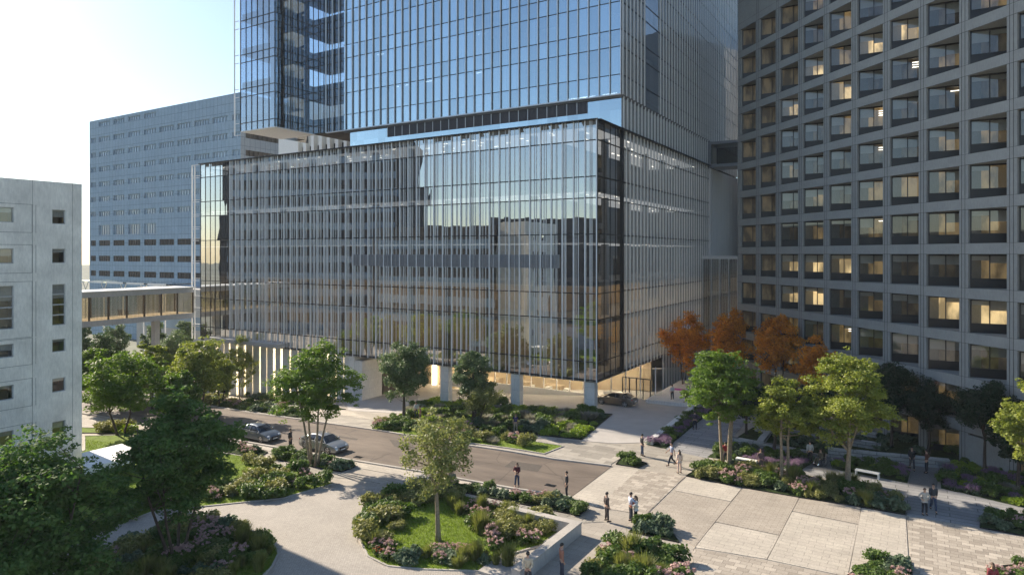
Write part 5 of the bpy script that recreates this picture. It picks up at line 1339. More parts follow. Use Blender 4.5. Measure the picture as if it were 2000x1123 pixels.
# blades of grass over the open lawns
def blades(key, n, zone=None):
    poly = BEDS[key]; zone = pxpoly(zone) if zone else poly; xs = [p[0] for p in zone]; ys = [p[1] for p in zone]; P_ = []
    while len(P_) < n:
        a, v = random.uniform(min(xs), max(xs)), random.uniform(min(ys), max(ys))
        if inside(a, v, zone) and inside(a, v, poly): x, y = L2W(a, v); P_.append((x, y, terr(a, v) + .05))
    p = np.array(P_); n = len(p); rng = np.random.default_rng(n); an = rng.random(n) * 6.28
    s = np.stack([np.cos(an), np.sin(an), np.zeros(n)], 1) * .018; l = np.stack([rng.normal(size=n) * .04, rng.normal(size=n) * .04, .07 + .07 * rng.random(n)], 1)
    V = np.stack([p - s, p + s, p + l + s * .3, p + l - s * .3], 1).reshape(-1, 3)
    return V
V = np.concatenate([blades('island', 14000), blades('cars', 2500), blades('podiumfront', 3000), blades('bigleft', 14000, [(165, 860), (480, 890), (652, 945), (552, 974), (426, 987), (200, 1020)]), blades('lowisland', 12000, [(300, 1040), (470, 1028), (533, 1061), (544, 1082), (520, 1122), (250, 1120)])])
o = bpy.data.objects.new('grass', quads_mesh('grass', V, M['blade'])); C.objects.link(o); tag(o, 'short mown grass blades on the open lawns', 'grass', kind='stuff')
# ================================================================ SEAT WALLS, BENCHES
SW = gridroot('seat_wall', 'angled concrete seat wall around the corner of the island bed', 'seat wall')
hgt = .78; c = PL(1136, 1018.5, hgt); e1 = PL(993, 991, hgt); e2 = PL(1022, 1116, hgt)
ca, cv_ = c; g0 = terr(ca, cv_)
def segs(mb, x0, x1, y0, y1, z0, z1, ax, n):
    for i in range(n):
        t0, t1 = i / n, (i + 1) / n
        if ax == 'x': a, b = x0 + (x1 - x0) * t0, x0 + (x1 - x0) * t1; mb.box(a + .008, b - .008, y0, y1, z0, z1)
        else: a, b = y0 + (y1 - y0) * t0, y0 + (y1 - y0) * t1; mb.box(x0, x1, a + .008, b - .008, z0, z1)
mb = MB(); L1 = ca - e1[0]; L2_ = cv_ - e2[1]
segs(mb, ca - L1, ca, cv_ - .5, cv_, -.6, hgt - .1, 'x', 5); segs(mb, ca - .5, ca, cv_ - L2_, cv_ - .5, -.6, hgt - .1, 'y', 5); mb.build('wall_body', M['wallcap'], SW)
mb = MB(); mb.box(ca - L1 - .02, ca + .02, cv_ - .53, cv_ + .02, hgt - .09, hgt); mb.box(ca - .53, ca + .02, cv_ - L2_ - .02, cv_ - .535, hgt - .09, hgt); mb.build('coping', M['kerb'], SW)
mb = MB(); a0, v0_, _ = GL(1002, 1085); mb.box(ca - 2.6, ca - .5, cv_ - L2_, cv_ - L2_ + 2.4, -.1, .16); mb.build('step_pad', M['kerb'], SW)
def rock_wall(p0, p1, h, label, th=.55):
    a0, v0, z0 = GL(*p0); a1, v1, z1 = GL(*p1); r = tag(empty('rock_wall', (OX, OY, 0), PHI), label, 'garden wall', 'split rock garden walls')
    d = Vector((a1 - a0, v1 - v0)); L = d.length; d.normalize(); n = Vector((-d.y, d.x)); rr = random.Random(int(p0[0])); mb = MB()
    for c in range(3):
        t = -rr.random()
        while t < L:
            w = rr.uniform(.9, 2.2); s, e = max(0, t), min(L, t + w - .03)
            if e - s > .12:
                o = rr.uniform(-.04, .05); P = [Vector((a0, v0)) + d * s + n * o, Vector((a0, v0)) + d * e + n * (o + rr.uniform(-.03, .03)), Vector((a0, v0)) + d * e + n * (th + o), Vector((a0, v0)) + d * s + n * (th + o)]
                zz = terr(a0, v0); j = rr.uniform(-.015, .015); mb.prism([tuple(q) for q in P], zz - .2 if c == 0 else zz + h * c / 3, zz + h * (c + 1) / 3 - .015 + j)
            t += w
    mb.build('stones', M['rock'], r)
rock_wall((1421, 865), (1572, 893), .55, 'split rock wall from the slab walk to the gravel gap')
rock_wall((1618, 893), (1856, 917), .75, 'split rock wall right of the wheelchair user, longest of them')
rock_wall((1474, 842), (1720, 880), .6, 'upper split rock wall behind the shaded trees')
rock_wall((1600, 838), (1712, 856), .6, 'short topmost split rock wall under the precast building')
rock_wall((1488, 874), (1506, 850), .4, 'short cross wall between lower and upper rock walls')
def bench(p0, p1, label):
    a0, v0, z0 = GL(*p0); a1, v1, _ = GL(*p1); x0, y0 = L2W(a0, v0); x1, y1 = L2W(a1, v1); L = math.hypot(x1 - x0, y1 - y0)
    r = tag(empty('bench', ((x0 + x1) / 2, (y0 + y1) / 2, z0), math.atan2(y1 - y0, x1 - x0)), label, 'bench')
    mb = MB(); mb.box(-L/2, L/2, -.25, .25, .39, .47); mb.build('seat', M['soffit'], r)
    for s in (-1, 1): mb = MB(); mb.box(s * (L/2 - .02), s * (L/2 - .10), -.23, .23, -.02, .39); mb.build('leg', M['soffit'], r)
bench((1438, 904), (1478, 911), 'plain white bench beside the red shirted person'); bench((1671, 927), (1718, 936), 'plain white bench under the tall yellow green tree')
o = MB(); a, v, z = GL(1326, 776); x, y = L2W(a, v); o.box(-1, 1, -.35, .35, 0, .75); o = o.build('planter', simple('magenta_planter', (0.45, 0.08, 0.35), .6), loc=(x, y, terr(a, v) + .3), rz=PHI); tag(o, 'magenta planter box on the entrance terrace between the two strollers', 'planter')

# ================================================================ CARS
def carmat(name, col): 
    m, nt, p = newmat(name); p.inputs['Base Color'].default_value = rgb(col); p.inputs['Metallic'].default_value = .75; p.inputs['Roughness'].default_value = .28; p.inputs['Coat Weight'].default_value = 1.0; p.inputs['Coat Roughness'].default_value = .03
    n = nd(nt, 'ShaderNodeTexNoise'); n.inputs['Scale'].default_value = 900; b = nd(nt, 'ShaderNodeBump'); b.inputs['Strength'].default_value = .03; lk(nt, n.outputs['Fac'], b.inputs['Height']); lk(nt, b.outputs[0], p.inputs['Normal'])
    return m
carglass = simple('car_glass', (0.012, 0.015, 0.018), 0.05, var=.05, spec=.9)
rim_m = simple('alloy', (0.55, 0.56, 0.58), .3, metal=.9, var=.05); tyre = simple('tyre', (0.018, 0.018, 0.018), .85, var=.1); chrome = simple('chrome', (0.75, 0.75, 0.76), .12, metal=1.0, var=.02)
redl = simple('tail_lens', (0.30, 0.015, 0.015), .2, var=.1); whl = simple('head_lens', (0.7, 0.72, 0.75), .08, var=.05)
def arc(cx, cz, r, a0, a1, n): return [(cx + r * math.cos(R(a0 + (a1 - a0) * i / n)), cz + r * math.sin(R(a0 + (a1 - a0) * i / n))) for i in range(n + 1)]
def car(px, py, head, paint, label, fast=False):
    """head: direction of the nose in world; px,py the middle of the near wheels' contact"""
    x, y, z = GW(px, py); r = tag(empty('sedan', (x, y, z + .02), math.atan2(head[1], head[0])), label, 'car')
    WB, Rw = 2.82, .335; xf, xr = 1.42, -1.40
    # side outline of the lower body: nose is +x
    up = [(-2.33, .62), (-2.30, .90), (-2.20, 1.00), (-1.75, 1.05), (-1.2, 1.0), (0, .95), (.85, .93), (1.2, .90), (1.7, .82), (2.1, .70), (2.32, .56), (2.36, .40), (2.28, .22)]
    lo = [(xf + .42, .18)] + arc(xf, Rw, .385, 0 - 22, 180 + 22, 10) + [(xf - .42, .16), (xr + .42, .16)] + arc(xr, Rw, .385, -22, 202, 10) + [(xr - .42, .20), (-2.25, .26), (-2.34, .42)]
    prof = up + lo
    def wid(X, Z):                       # half width of the body at a point
        t = 1 - .16 * max(0, (abs(X) - 1.5) / .86) ** 2.2; zz = 1 - .10 * max(0, (Z - .62) / .4) ** 1.5 - .05 * max(0, (.4 - Z) / .3)
        return .915 * t * zz
    mb = MB(); n = len(prof); rows = []
    def ring(f, g):
        k = len(mb.v)
        for X, Z in prof: mb.v.append((X * (1 - .006 * g), wid(X, Z) * f, Z - .035 * g * (1 if Z > .5 else -.6)))
        return k
    ks = [ring(-1, 1), ring(-1.0 + .035, 0), ring(-.6, -.4), ring(0, -.7), ring(.6, -.4), ring(1 - .035, 0), ring(1, 1)]
    for a, b in zip(ks, ks[1:]):
        for j in range(n): mb.f.append((a + j, a + (j + 1) % n, b + (j + 1) % n, b + j)); mb.m.append(0)
    mb.f.append(tuple(ks[0] + j for j in reversed(range(n)))); mb.f.append(tuple(ks[-1] + j for j in range(n))); mb.m += [0, 0]
    body = mb.build('body', paint, r, smooth=True)
    bm = bmesh.new(); bm.from_mesh(body.data); bmesh.ops.recalc_face_normals(bm, faces=bm.faces); 
    for e in bm.edges:
        if len(e.link_faces) == 2 and e.calc_face_angle(0) > .6: e.smooth = False
    bm.to_mesh(body.data); bm.free()
    # greenhouse
    gh = [(-1.95, 1.0), (-1.45, 1.24), (-1.0, 1.37), (-.4, 1.43), (.15, 1.42), (.5, 1.33), (.95, 1.09), (1.22, .92)] if not fast else [(-2.1, 1.0), (-1.6, 1.16), (-1.05, 1.31), (-.4, 1.40), (.1, 1.39), (.5, 1.28), (.95, 1.06), (1.22, .92)]
    mb = MB(); 
    for X, Z in gh:
        h = wid(X, .9) - .04; tp = h - .30 * max(0, (Z - .93) / .5) ** 1.1
        mb.v += [(X, -h, .88), (X, -tp, Z), (X, -tp * .5, Z + .012), (X, tp * .5, Z + .012), (X, tp, Z), (X, h, .88)]
    for i in range(len(gh) - 1):
        for j in range(5): k = i * 6 + j; mb.f.append((k, k + 6, k + 7, k + 1)); mb.m.append(0)
    g = mb.build('windows', carglass, r, smooth=True)
    mb = MB(); rf = gh[1:6]                                     # roof skin
    for X, Z in rf:
        h = wid(X, .9) - .04; tp = h - .30 * max(0, (Z - .93) / .5) ** 1.1 + .012
        mb.v += [(X, -tp - .01, Z - .045), (X, -tp, Z + .012), (X, -tp * .5, Z + .028), (X, tp * .5, Z + .028), (X, tp, Z + .012), (X, tp + .01, Z - .045)]
    a_, b_ = (0, 4); 
    for i in range(1 if not fast else 1, len(rf) - 1):
        for j in range(5): k = i * 6 + j; mb.f.append((k, k + 6, k + 7, k + 1)); mb.m.append(0)
    mb.build('roof', paint, r, smooth=True)
    mb = MB()
    for s in (-1, 1):
        def sidept(X, t, off=.012):
            Z = np.interp(X, [q[0] for q in gh], [q[1] for q in gh]); h = wid(X, .9) - .04; tp = h - .30 * max(0, (Z - .93) / .5) ** 1.1
            return (X, s * (h + (tp - h) * t + off), .9 + (Z - .9) * t)
        mb.bar(sidept(-.28, 0), sidept(-.22, 1), .07, .03); mb.bar(sidept(1.18, 0), sidept(.5, 1), .07, .05); mb.bar(sidept(-1.35, 0), sidept(-1.2, 1), .16, .03)
        mb.bar(sidept(-1.9, .0), sidept(-1.4, 1), .12, .04)
    mb.build('pillars', paint, r)
    mb = MB()
    for s in (-1, 1):
        for i in range(len(gh) - 2): mb.bar((gh[i][0], s * (wid(gh[i][0], .9) - .02), .955 + .04 * (1 - i / 6)), (gh[i+1][0], s * (wid(gh[i+1][0], .9) - .02), .955 + .04 * (1 - (i + 1) / 6)), .02, .02)
    mb.build('window_trim', chrome, r)
    mb = MB()
    for s in (-1, 1):
        for X in (-.28, .88, -1.22): mb.bar((X, s * .918, .28), (X, s * (wid(X, .9) + .004), .94), .012, .008)
        mb.bar((-1.0, s * .922, .235), (1.0, s * .922, .235), .05, .02)
    mb.build('door_seams', M['black'], r)
    for s in (-1, 1):
        for X in (-.95, .2): mb = MB(); mb.box(X - .09, X + .09, s * .905, s * .935, .78, .81); mb.build('handle', chrome, r)
        mb = MB(); mb.ball((.88, s * 1.0, 1.0), .11, 8, 6, sc=(.7, 1.1, .7)); mb.build('mirror', paint, r, smooth=True)
        mb = MB(); mb.ball((2.12, s * .60, .62), .17, 10, 6, sc=(1.15, 1.15, .5)); mb.build('headlight', whl, r, smooth=True)
        mb = MB(); mb.ball((-2.20, s * .64, .86), .15, 10, 6, sc=(.75, 1.25, .6)); mb.build('taillight', redl, r, smooth=True)
    mb = MB(); mb.prism([(2.30, -.36), (2.385, -.30), (2.385, .30), (2.30, .36)], .26, .60); mb.build('grille', M['black'], r)
    mb = MB(); mb.box(2.37, 2.40, -.26, .26, .36, .46); mb.build('number_plate', M['soffit'], r)
    mb = MB(); mb.box(-2.38, -2.345, -.26, .26, .58, .68); mb.build('number_plate', M['soffit'], r)
    mb = MB(); mb.box(-1.95, 1.95, -.72, .72, .18, .62); mb.build('underbody', M['black'], r)
    for X in (xf, xr):
        for s in (-1, 1):
            cy = s * .79; mb = MB(); k = 20; prf = [(.25, .11), (.315, .11), (Rw, .075), (Rw, -.075), (.315, -.11), (.15, -.11)]
            for rr_, yy in prf:
                for j in range(k): t = 2 * math.pi * j / k; mb.v.append((rr_ * math.cos(t), s * yy, rr_ * math.sin(t)))
            for i in range(len(prf) - 1):
                for j in range(k): mb.f.append((i*k + j, i*k + (j+1) % k, (i+1)*k + (j+1) % k, (i+1)*k + j)); mb.m.append(0)
            wl = mb.build('wheel', tyre, r, smooth=True); wl.location = (X, cy, Rw)
            mb = MB(); mb.tube([(0, s * .02, 0), (0, s * .09, 0)], .055, 10)
            for q in range(5): t = 2 * math.pi * q / 5 + .3; mb.bar((0, s * .09, 0), (.245 * math.cos(t), s * .105, .245 * math.sin(t)), .075, .03, up=(0, 1, 0))
            for j in range(k):
                t0, t1 = 2*math.pi*j/k, 2*math.pi*(j+1)/k; mb.poly([(.225*math.cos(t0), s*.108, .225*math.sin(t0)), (.225*math.cos(t1), s*.108, .225*math.sin(t1)), (.262*math.cos(t1), s*.112, .262*math.sin(t1)), (.262*math.cos(t0), s*.112, .262*math.sin(t0))])
            mb.build('rim', rim_m, wl)
            mb = MB(); mb.tube([(0, s * .0, 0), (0, s * .01, 0)], .24, 16); mb.build('brake_disc', M['dark'], wl)
    return r
hd = (D1.x, D1.y)
def mid(p, head, off=.79):     # shift from near-side wheels to the centre line
    return p
c1 = car(505, 857, hd, carmat('paint_grey', (0.20, 0.225, 0.25)), 'dark grey sedan at the near kerb, left of the standing man')
c2 = car(632, 878, hd, carmat('paint_silver', (0.50, 0.50, 0.49)), 'silver sedan at the near kerb behind the multi stemmed tree')
c3 = car(1203, 790, (-D1.x, -D1.y), carmat('paint_bronze', (0.20, 0.165, 0.14)), 'bronze grey fastback sedan at the entrance beside the corner pier', fast=True)

# ================================================================ PEOPLE
def skinmesh(name, verts, edges, radii, mat, sub=1, root=0):
    me = bpy.data.meshes.new(name); me.from_pydata(verts, edges, []); me.update()
    o = bpy.data.objects.new(name, me); C.objects.link(o)
    m = o.modifiers.new('skin', 'SKIN'); 
    for i, r in enumerate(radii): 
        sv = me.skin_vertices[0].data[i] if me.skin_vertices else None
        if sv: sv.radius = r if isinstance(r, tuple) else (r, r)
    return o, me, m
def skin_build(name, verts, edges, radii, mat, parent, sub=1, root=0):
    bm = bmesh.new(); lay = bm.verts.layers.skin.verify(); vs = []
    for i, v in enumerate(verts):
        q = bm.verts.new(v); r = radii[i]; q[lay].radius = r if isinstance(r, tuple) else (r, r); q[lay].use_root = (i == root); vs.append(q)
    for a, b in edges: bm.edges.new((vs[a], vs[b]))
    me = bpy.data.meshes.new(name); bm.to_mesh(me); bm.free()
    o = bpy.data.objects.new(name, me); C.objects.link(o)
    o.modifiers.new('skin', 'SKIN').use_smooth_shade = True
    s = o.modifiers.new('sub', 'SUBSURF'); s.levels = s.render_levels = sub
    dg = bpy.context.evaluated_depsgraph_get(); ev = o.evaluated_get(dg); m2 = bpy.data.meshes.new_from_object(ev)
    o.modifiers.clear(); o.data = m2; m2.materials.clear(); m2.materials.append(mat)
    m2.polygons.foreach_set('use_smooth', [True] * len(m2.polygons)); o.parent = parent
    return o
skins = [simple('skin_light', (0.50, 0.31, 0.22), .55, var=.05), simple('skin_brown', (0.24, 0.13, 0.085), .55, var=.05)]
hairm = {'black': simple('hair_black', (0.018, 0.015, 0.013), .6, var=.2), 'brown': simple('hair_brown', (0.08, 0.045, 0.025), .6, var=.2), 'fair': simple('hair_fair', (0.28, 0.18, 0.09), .6, var=.2)}
CL = {}
def cloth(c):
    if c not in CL: CL[c] = simple('cloth_%d' % len(CL), c, .85, var=.12, scale=14, spec=.2)
    return CL[c]
def person(px, py, face, top, legs, label, shoes=(0.03, 0.028, 0.025), pose='stand', hair='black', longhair=False, coat=0.0, sk=0, h=1.76, sleeves=True, base=None, skirt=False, group=None, seated=False):
    """face: heading in degrees (0 = +x, 90 = away from the camera)"""
    x, y, z = base if base else GW(px, py); s = h / 1.76
    if not base: z += .045
    root = tag(empty('person', (x, y, z), R(face - 90)), label, 'person', group); root.scale = (s, s, s)
    V3 = Vector; pel = V3((0, 0, .96)); L = {}
    # local frame: +y is forward, +x is the right hand side
    lg = {'stand': ((.10, .02, .08), (.11, -.01, .07)), 'walk': ((.09, .30, .06), (.09, -.28, .10)), 'sit': None}
    hip = [V3((-.09, 0, .92)), V3((.09, 0, .92))]
    if pose == 'sit':
        pel = V3((0, 0, .50)); hip = [V3((-.09, .02, .50)), V3((.09, .02, .50))]
        kne = [V3((-.13, .44, .52)), V3((.13, .44, .52))]; ank = [V3((-.13, .50, .14)), V3((.13, .50, .14))]; up = -.46
    elif pose == 'walk':
        kne = [V3((-.09, .20, .52)), V3((.09, -.06, .49))]; ank = [V3((-.09, .30, .09)), V3((.09, -.36, .16))]; up = 0
    else:
        kne = [V3((-.11, .03, .50)), V3((.12, .01, .50))]; ank = [V3((-.12, -.02, .09)), V3((.15, .03, .09))]; up = 0
    ch = V3((0, .0, 1.36 + up)); nk = V3((0, .0, 1.50 + up)); sh = [V3((-.185, 0, 1.43 + up)), V3((.185, 0, 1.43 + up))]
    arms = {'stand': [(-.24, -.03, 1.15, -.23, .05, .90), (.24, -.03, 1.15, .23, .06, .90)], 'walk': [(-.23, -.14, 1.18, -.22, -.16, .94), (.23, .10, 1.17, .20, .32, 1.02)],
            'hips': [(-.36, -.06, 1.20, -.19, .06, 1.03), (.36, -.06, 1.20, .19, .06, 1.03)], 'phone': [(-.24, .02, 1.15, -.08, .24, 1.28), (.24, -.03, 1.15, .22, .08, .90)],
            'hold': [(-.24, .08, 1.18, -.08, .30, 1.18), (.24, .08, 1.18, .08, .30, 1.22)], 'back': [(-.24, -.10, 1.16, -.06, -.17, .98), (.24, -.10, 1.16, .06, -.17, 1.0)],
            'hug': [(-.22, .14, 1.22, -.06, .36, 1.20), (.22, .14, 1.26, .06, .36, 1.30)], 'sit': [(-.26, .06, 1.16, -.20, .30, 1.02), (.26, .06, 1.16, .20, .30, 1.02)]}
    ap = arms[pose if pose in arms else 'stand']
    elb = [V3(a[:3]) + V3((0, 0, up)) for a in ap]; wr = [V3(a[3:]) + V3((0, 0, up)) for a in ap]
    skm = skins[sk]
    verts = [pel, pel + V3((0, 0, .12)), ch - V3((0, 0, .10)), ch, nk, nk + V3((0, .015, .07)), nk + V3((0, .02, .15)), nk + V3((0, .01, .24))]
    rad = [(.15, .11), (.125, .095), (.15, .105), (.16, .10), (.062, .062), (.062, .068), (.082, .098), (.066, .08)]
    ed = [(0, 1), (1, 2), (2, 3), (3, 4), (4, 5), (5, 6), (6, 7)]
    for i in (0, 1):
        k = len(verts); d = (wr[i] - elb[i]).normalized(); verts += [sh[i], elb[i], wr[i], wr[i] + d * .07]; rad += [.062, .045, .03, (.038, .024)]; ed += [(3, k), (k, k+1), (k+1, k+2), (k+2, k+3)]
        k = len(verts); verts += [hip[i], kne[i], ank[i], ank[i] + V3((0, .14, -.055))]; rad += [.088, .06, .042, .035]; ed += [(0, k), (k, k+1), (k+1, k+2), (k+2, k+3)]
    body = skin_build('body', [tuple(v) for v in verts], ed, rad, skm, root)
    # fingers, thumb, nose, ears and eyes belong to the body mesh
    mb = MB()
    for i in (0, 1):
        d = (wr[i] - elb[i]).normalized(); sx = -1 if i == 0 else 1; lat = d.cross(V3((sx, 0, 0))).normalized(); p = wr[i] + d * .085; cu = V3((-sx, 0, 0)) * .012
        for f, (o_, l_) in enumerate(((-.027, .060), (-.009, .072), (.009, .068), (.026, .052))):
            q0 = p + lat * o_; q1 = q0 + d * l_ * .5 + cu; q2 = q0 + d * l_ + cu * 2.4; mb.tube([q0 - d * .02, q1, q2], [.0095, .0085, .006], 5)
        q0 = wr[i] + d * .035 - lat * .032; mb.tube([q0, q0 + d * .028 - lat * .022, q0 + d * .062 - lat * .022 + cu], [.012, .010, .007], 5)
    hc = nk + V3((0, .02, .165))
    mb.ball(hc + V3((0, .098, -.01)), .016, 6, 4, sc=(.8, 1.1, 1.5))
    for sx in (-1, 1): mb.ball(hc + V3((sx * .083, 0, -.005)), .024, 6, 4, sc=(.35, .7, 1.2))
    ex = mb.build('extras', skm)
    eb = MB()
    for sx in (-1, 1): eb.ball(hc + V3((sx * .031, .088, .018)), .011, 6, 4)
    eb.box(hc.x - .022, hc.x + .022, hc.y + .088, hc.y + .097, hc.z - .05, hc.z - .044)
    ey = eb.build('eyes', hairm['black'])
    bm = bmesh.new(); bm.from_mesh(body.data); n0 = len(bm.faces); bm.from_mesh(ex.data); bm.faces.ensure_lookup_table(); n1 = len(bm.faces); bm.from_mesh(ey.data); bm.faces.ensure_lookup_table()
    for f in bm.faces[n1:]: f.material_index = 1
    bm.to_mesh(body.data); bm.free(); body.data.materials.append(hairm['black'])
    bpy.data.objects.remove(ex); bpy.data.objects.remove(ey)
    # clothes
    tv = [pel + V3((0, 0, .02)), pel + V3((0, 0, .14)), ch - V3((0, 0, .10)), ch + V3((0, 0, .01)), nk - V3((0, 0, .035))]; tr_ = [(.172, .132), (.150, .118), (.172, .128), (.178, .122), (.078, .074)]
    te = [(0, 1), (1, 2), (2, 3), (3, 4)]
    for i in (0, 1):
        k = len(tv); tv += [sh[i] + V3((0, 0, .002))]; tr_.append(.078)
        if sleeves: tv += [elb[i], elb[i].lerp(wr[i], .88)]; tr_ += [.060, .044]; te += [(3, k), (k, k+1), (k+1, k+2)]
        else: tv += [sh[i].lerp(elb[i], .7)]; tr_.append(.064); te += [(3, k), (k, k+1)]
    if coat: k = len(tv); tv += [pel - V3((0, 0, coat))]; tr_.append((.185, .14)); te.append((0, k))
    skin_build('jacket' if sleeves else 'shirt', [tuple(v) for v in tv], te, tr_, cloth(top), root)
    lv_ = [pel + V3((0, 0, .05)), pel - V3((0, 0, .02))]; lr = [(.150, .112), (.155, .118)]; le = [(0, 1)]
    for i in (0, 1):
        k = len(lv_); lv_ += [hip[i] - (V3((0, 0, .05)) if pose != 'sit' else V3((0, -.05, 0))), kne[i], ank[i] + V3((0, 0, .02))]; lr += [.105, .080, .066]; le += [(1, k), (k, k+1), (k+1, k+2)]
    skin_build('trousers', [tuple(v) for v in lv_], le, lr, cloth(legs), root)
    for i in (0, 1):
        mb = MB(); a = ank[i]; k = 8
        mb.tube([a + V3((0, -.075, -.035)), a + V3((0, -.04, -.03)), a + V3((0, .06, -.042)), a + V3((0, .15, -.055)), a + V3((0, .20, -.062))], [.030, .045, .043, .040, .022], k); mb.build('shoe', cloth(shoes), root, smooth=True)
    mb = MB(); b = len(mb.v); k = 12
    for i in range(7):
        t = (.02 + .56 * i / 6) * math.pi
        for j in range(k):
            p = 2 * math.pi * j / k; back = .5 - .5 * math.sin(p)
            tt = t * (.62 + .52 * back); mb.v.append((hc.x + .094 * math.sin(tt) * math.cos(p), hc.y - .004 + .108 * math.sin(tt) * math.sin(p), hc.z + .012 + .118 * math.cos(tt)))
    for i in range(6):
        for j in range(k): mb.f.append((i*k + j, (i+1)*k + j, (i+1)*k + (j+1) % k, i*k + (j+1) % k)); mb.m.append(0)
    if longhair: mb.tube([hc + V3((0, -.05, .03)), hc + V3((0, -.085, -.08)), hc + V3((0, -.10, -.20)), hc + V3((0, -.09, -.30))], [.085, .088, .075, .03], 8)
    mb.build('hair', hairm[hair], root, smooth=True)
    return root
DK = (0.035, 0.036, 0.042); JEAN = (0.045, 0.065, 0.11); WH = (0.62, 0.63, 0.65)
person(1185, 1019, 20, (0.075, 0.062, 0.060), (0.065, 0.055, 0.055), 'man in a brown grey suit standing alone on the plaza left of the couple', h=1.84)
person(1232, 1020, 10, (0.50, 0.56, 0.72), (0.045, 0.05, 0.065), 'man in pale blue shirt and dark trousers embracing the woman in white', pose='hug', h=1.86)
wxy = GW(1242, 1022); person(1242, 1022, 190, (0.60, 0.58, 0.55), (0.012, 0.012, 0.014), 'woman in white top and black trousers embraced by the man in pale blue', pose='hug', hair='brown', coat=.10, h=1.70, longhair=True)
x, y, z = GW(1238, 1021); person(0, 0, 200, (0.55, 0.10, 0.09), (0.5, 0.12, 0.10), 'small child in red held between the embracing couple', base=(x, y, z + .95), pose='sit', hair='fair', h=.85)
person(1107, 973, 175, DK, (0.022, 0.024, 0.032), 'man in a dark suit at the corner of the road, hands in pockets', h=1.84)
person(1010, 952, 250, (0.10, 0.025, 0.035), JEAN, 'woman in maroon top and jeans holding something at the road edge', pose='hold', hair='brown', longhair=True, shoes=(.30, .16, .13))
person(881, 946, 230, (0.05, 0.05, 0.035), (0.04, 0.045, 0.05), 'person in dark jacket behind the sparse young tree', hair='black')
person(884, 966, 80, (0.20, 0.19, 0.13), (0.10, 0.10, 0.075), 'person in khaki patterned clothes with a pack beside the young tree', h=1.74)
person(567, 879, 350, (0.055, 0.052, 0.058), (0.05, 0.048, 0.055), 'man in dark clothes standing between the two parked cars', h=1.88)
person(813, 817, 120, WH, (0.10, 0.11, 0.14), 'person in white shirt standing in the bed by the deep green tree', h=1.8)
person(821, 823, 200, (0.34, 0.17, 0.15), (0.12, 0.07, 0.07), 'person in reddish patterned top next to the white shirted one', h=1.6, hair='brown')
person(1007, 845, 270, (0.045, 0.035, 0.12), (0.34, 0.29, 0.21), 'elderly man in navy top and beige trousers before the podium bed', sleeves=False, hair='fair')
person(1254, 891, 10, DK, JEAN, 'man in black jacket and jeans at the foot of the ramp wall', h=1.82)
person(1312, 910, 185, (0.30, 0.34, 0.45), (0.03, 0.034, 0.05), 'man in light top and dark trousers walking toward the plaza', pose='walk', sleeves=False, h=1.82)
person(1327, 925, 110, (0.62, 0.50, 0.42), (0.60, 0.46, 0.38), 'woman with long dark hair in a cream trouser suit seen from behind', hair='black', longhair=True, coat=.12, h=1.78)
person(1357, 840, 80, (0.10, 0.075, 0.10), (0.05, 0.05, 0.07), 'person in plum coloured top on the slab walk', h=1.8)
person(1417, 906, 80, (0.30, 0.035, 0.04), (0.06, 0.06, 0.08), 'person in a red shirt behind the stems of the bright green tree', h=1.75)
person(1486, 921, 260, (0.18, 0.13, 0.13), (0.16, 0.12, 0.12), 'person in brown patterned clothes beside the white bench', h=1.72, hair='brown')
person(1582, 905, 90, (0.50, 0.51, 0.50), (0.02, 0.02, 0.024), 'person in white shirt and black trousers beside the wheelchair', pose='stand', h=1.8)
wx, wy, wz = GW(1603, 909)
person(0, 0, 200, (0.16, 0.14, 0.10), (0.10, 0.095, 0.06), 'person in camouflage clothes sitting in the wheelchair', base=(wx, wy, wz + .06), pose='sit', hair='brown', h=1.7)
person(1781, 918, 250, DK, (0.05, 0.05, 0.06), 'person in a dark coat on the gravel facing the brown shirted man', pose='walk', coat=.15, h=1.78)
person(1810, 925, 130, (0.13, 0.055, 0.04), (0.03, 0.034, 0.05), 'man in reddish brown shirt, hand on hip, on the gravel path', pose='hips', h=1.8)
person(1806, 1006, 265, (0.42, 0.40, 0.36), (0.028, 0.03, 0.04), 'woman in a pale hooded jacket walking at the checkered paving', pose='hips', coat=.12, h=1.72, hair='brown')
person(1823, 1000, 250, (0.06, 0.065, 0.075), JEAN, 'man in dark jacket and jeans walking beside the woman in pale jacket', pose='walk', h=1.82)
ex, ey_, _ = GL(1313, 789); X, Y = L2W(ex, ey_); person(0, 0, 100, (0.62, 0.63, 0.64), DK, 'person in white shirt on the entrance terrace, nearer the doors', base=(X, Y, .16), h=1.7)
ex, ey_, _ = GL(1342, 793); X, Y = L2W(ex, ey_); person(0, 0, 190, (0.46, 0.45, 0.56), (0.06, 0.03, 0.035), 'man in lavender shirt and maroon trousers walking on the entrance terrace', base=(X, Y, .19), pose='walk', h=1.8)
person(1097, 1131, 10, (0.40, 0.19, 0.13), (0.07, 0.075, 0.10), 'man in orange brown sweater beside the seat wall at the bottom edge', h=1.84)
person(1031, 1150, 80, (0.55, 0.48, 0.36), (0.05, 0.05, 0.06), 'man in cream shirt at the end of the seat wall, seen from behind', pose='back', h=1.84)
person(549, 799, 170, (0.5, 0.5, 0.5), DK, 'person in pale top on the walk beside the slatted wall', h=1.75)
person(599, 824, 90, (0.05, 0.045, 0.06), DK, 'person in dark clothes crossing by the far kerb', h=1.7)
person(1939, 1168, 80, (0.22, 0.05, 0.06), DK, 'person with brown hair cut off at the bottom right edge', hair='brown', longhair=True, h=1.7)
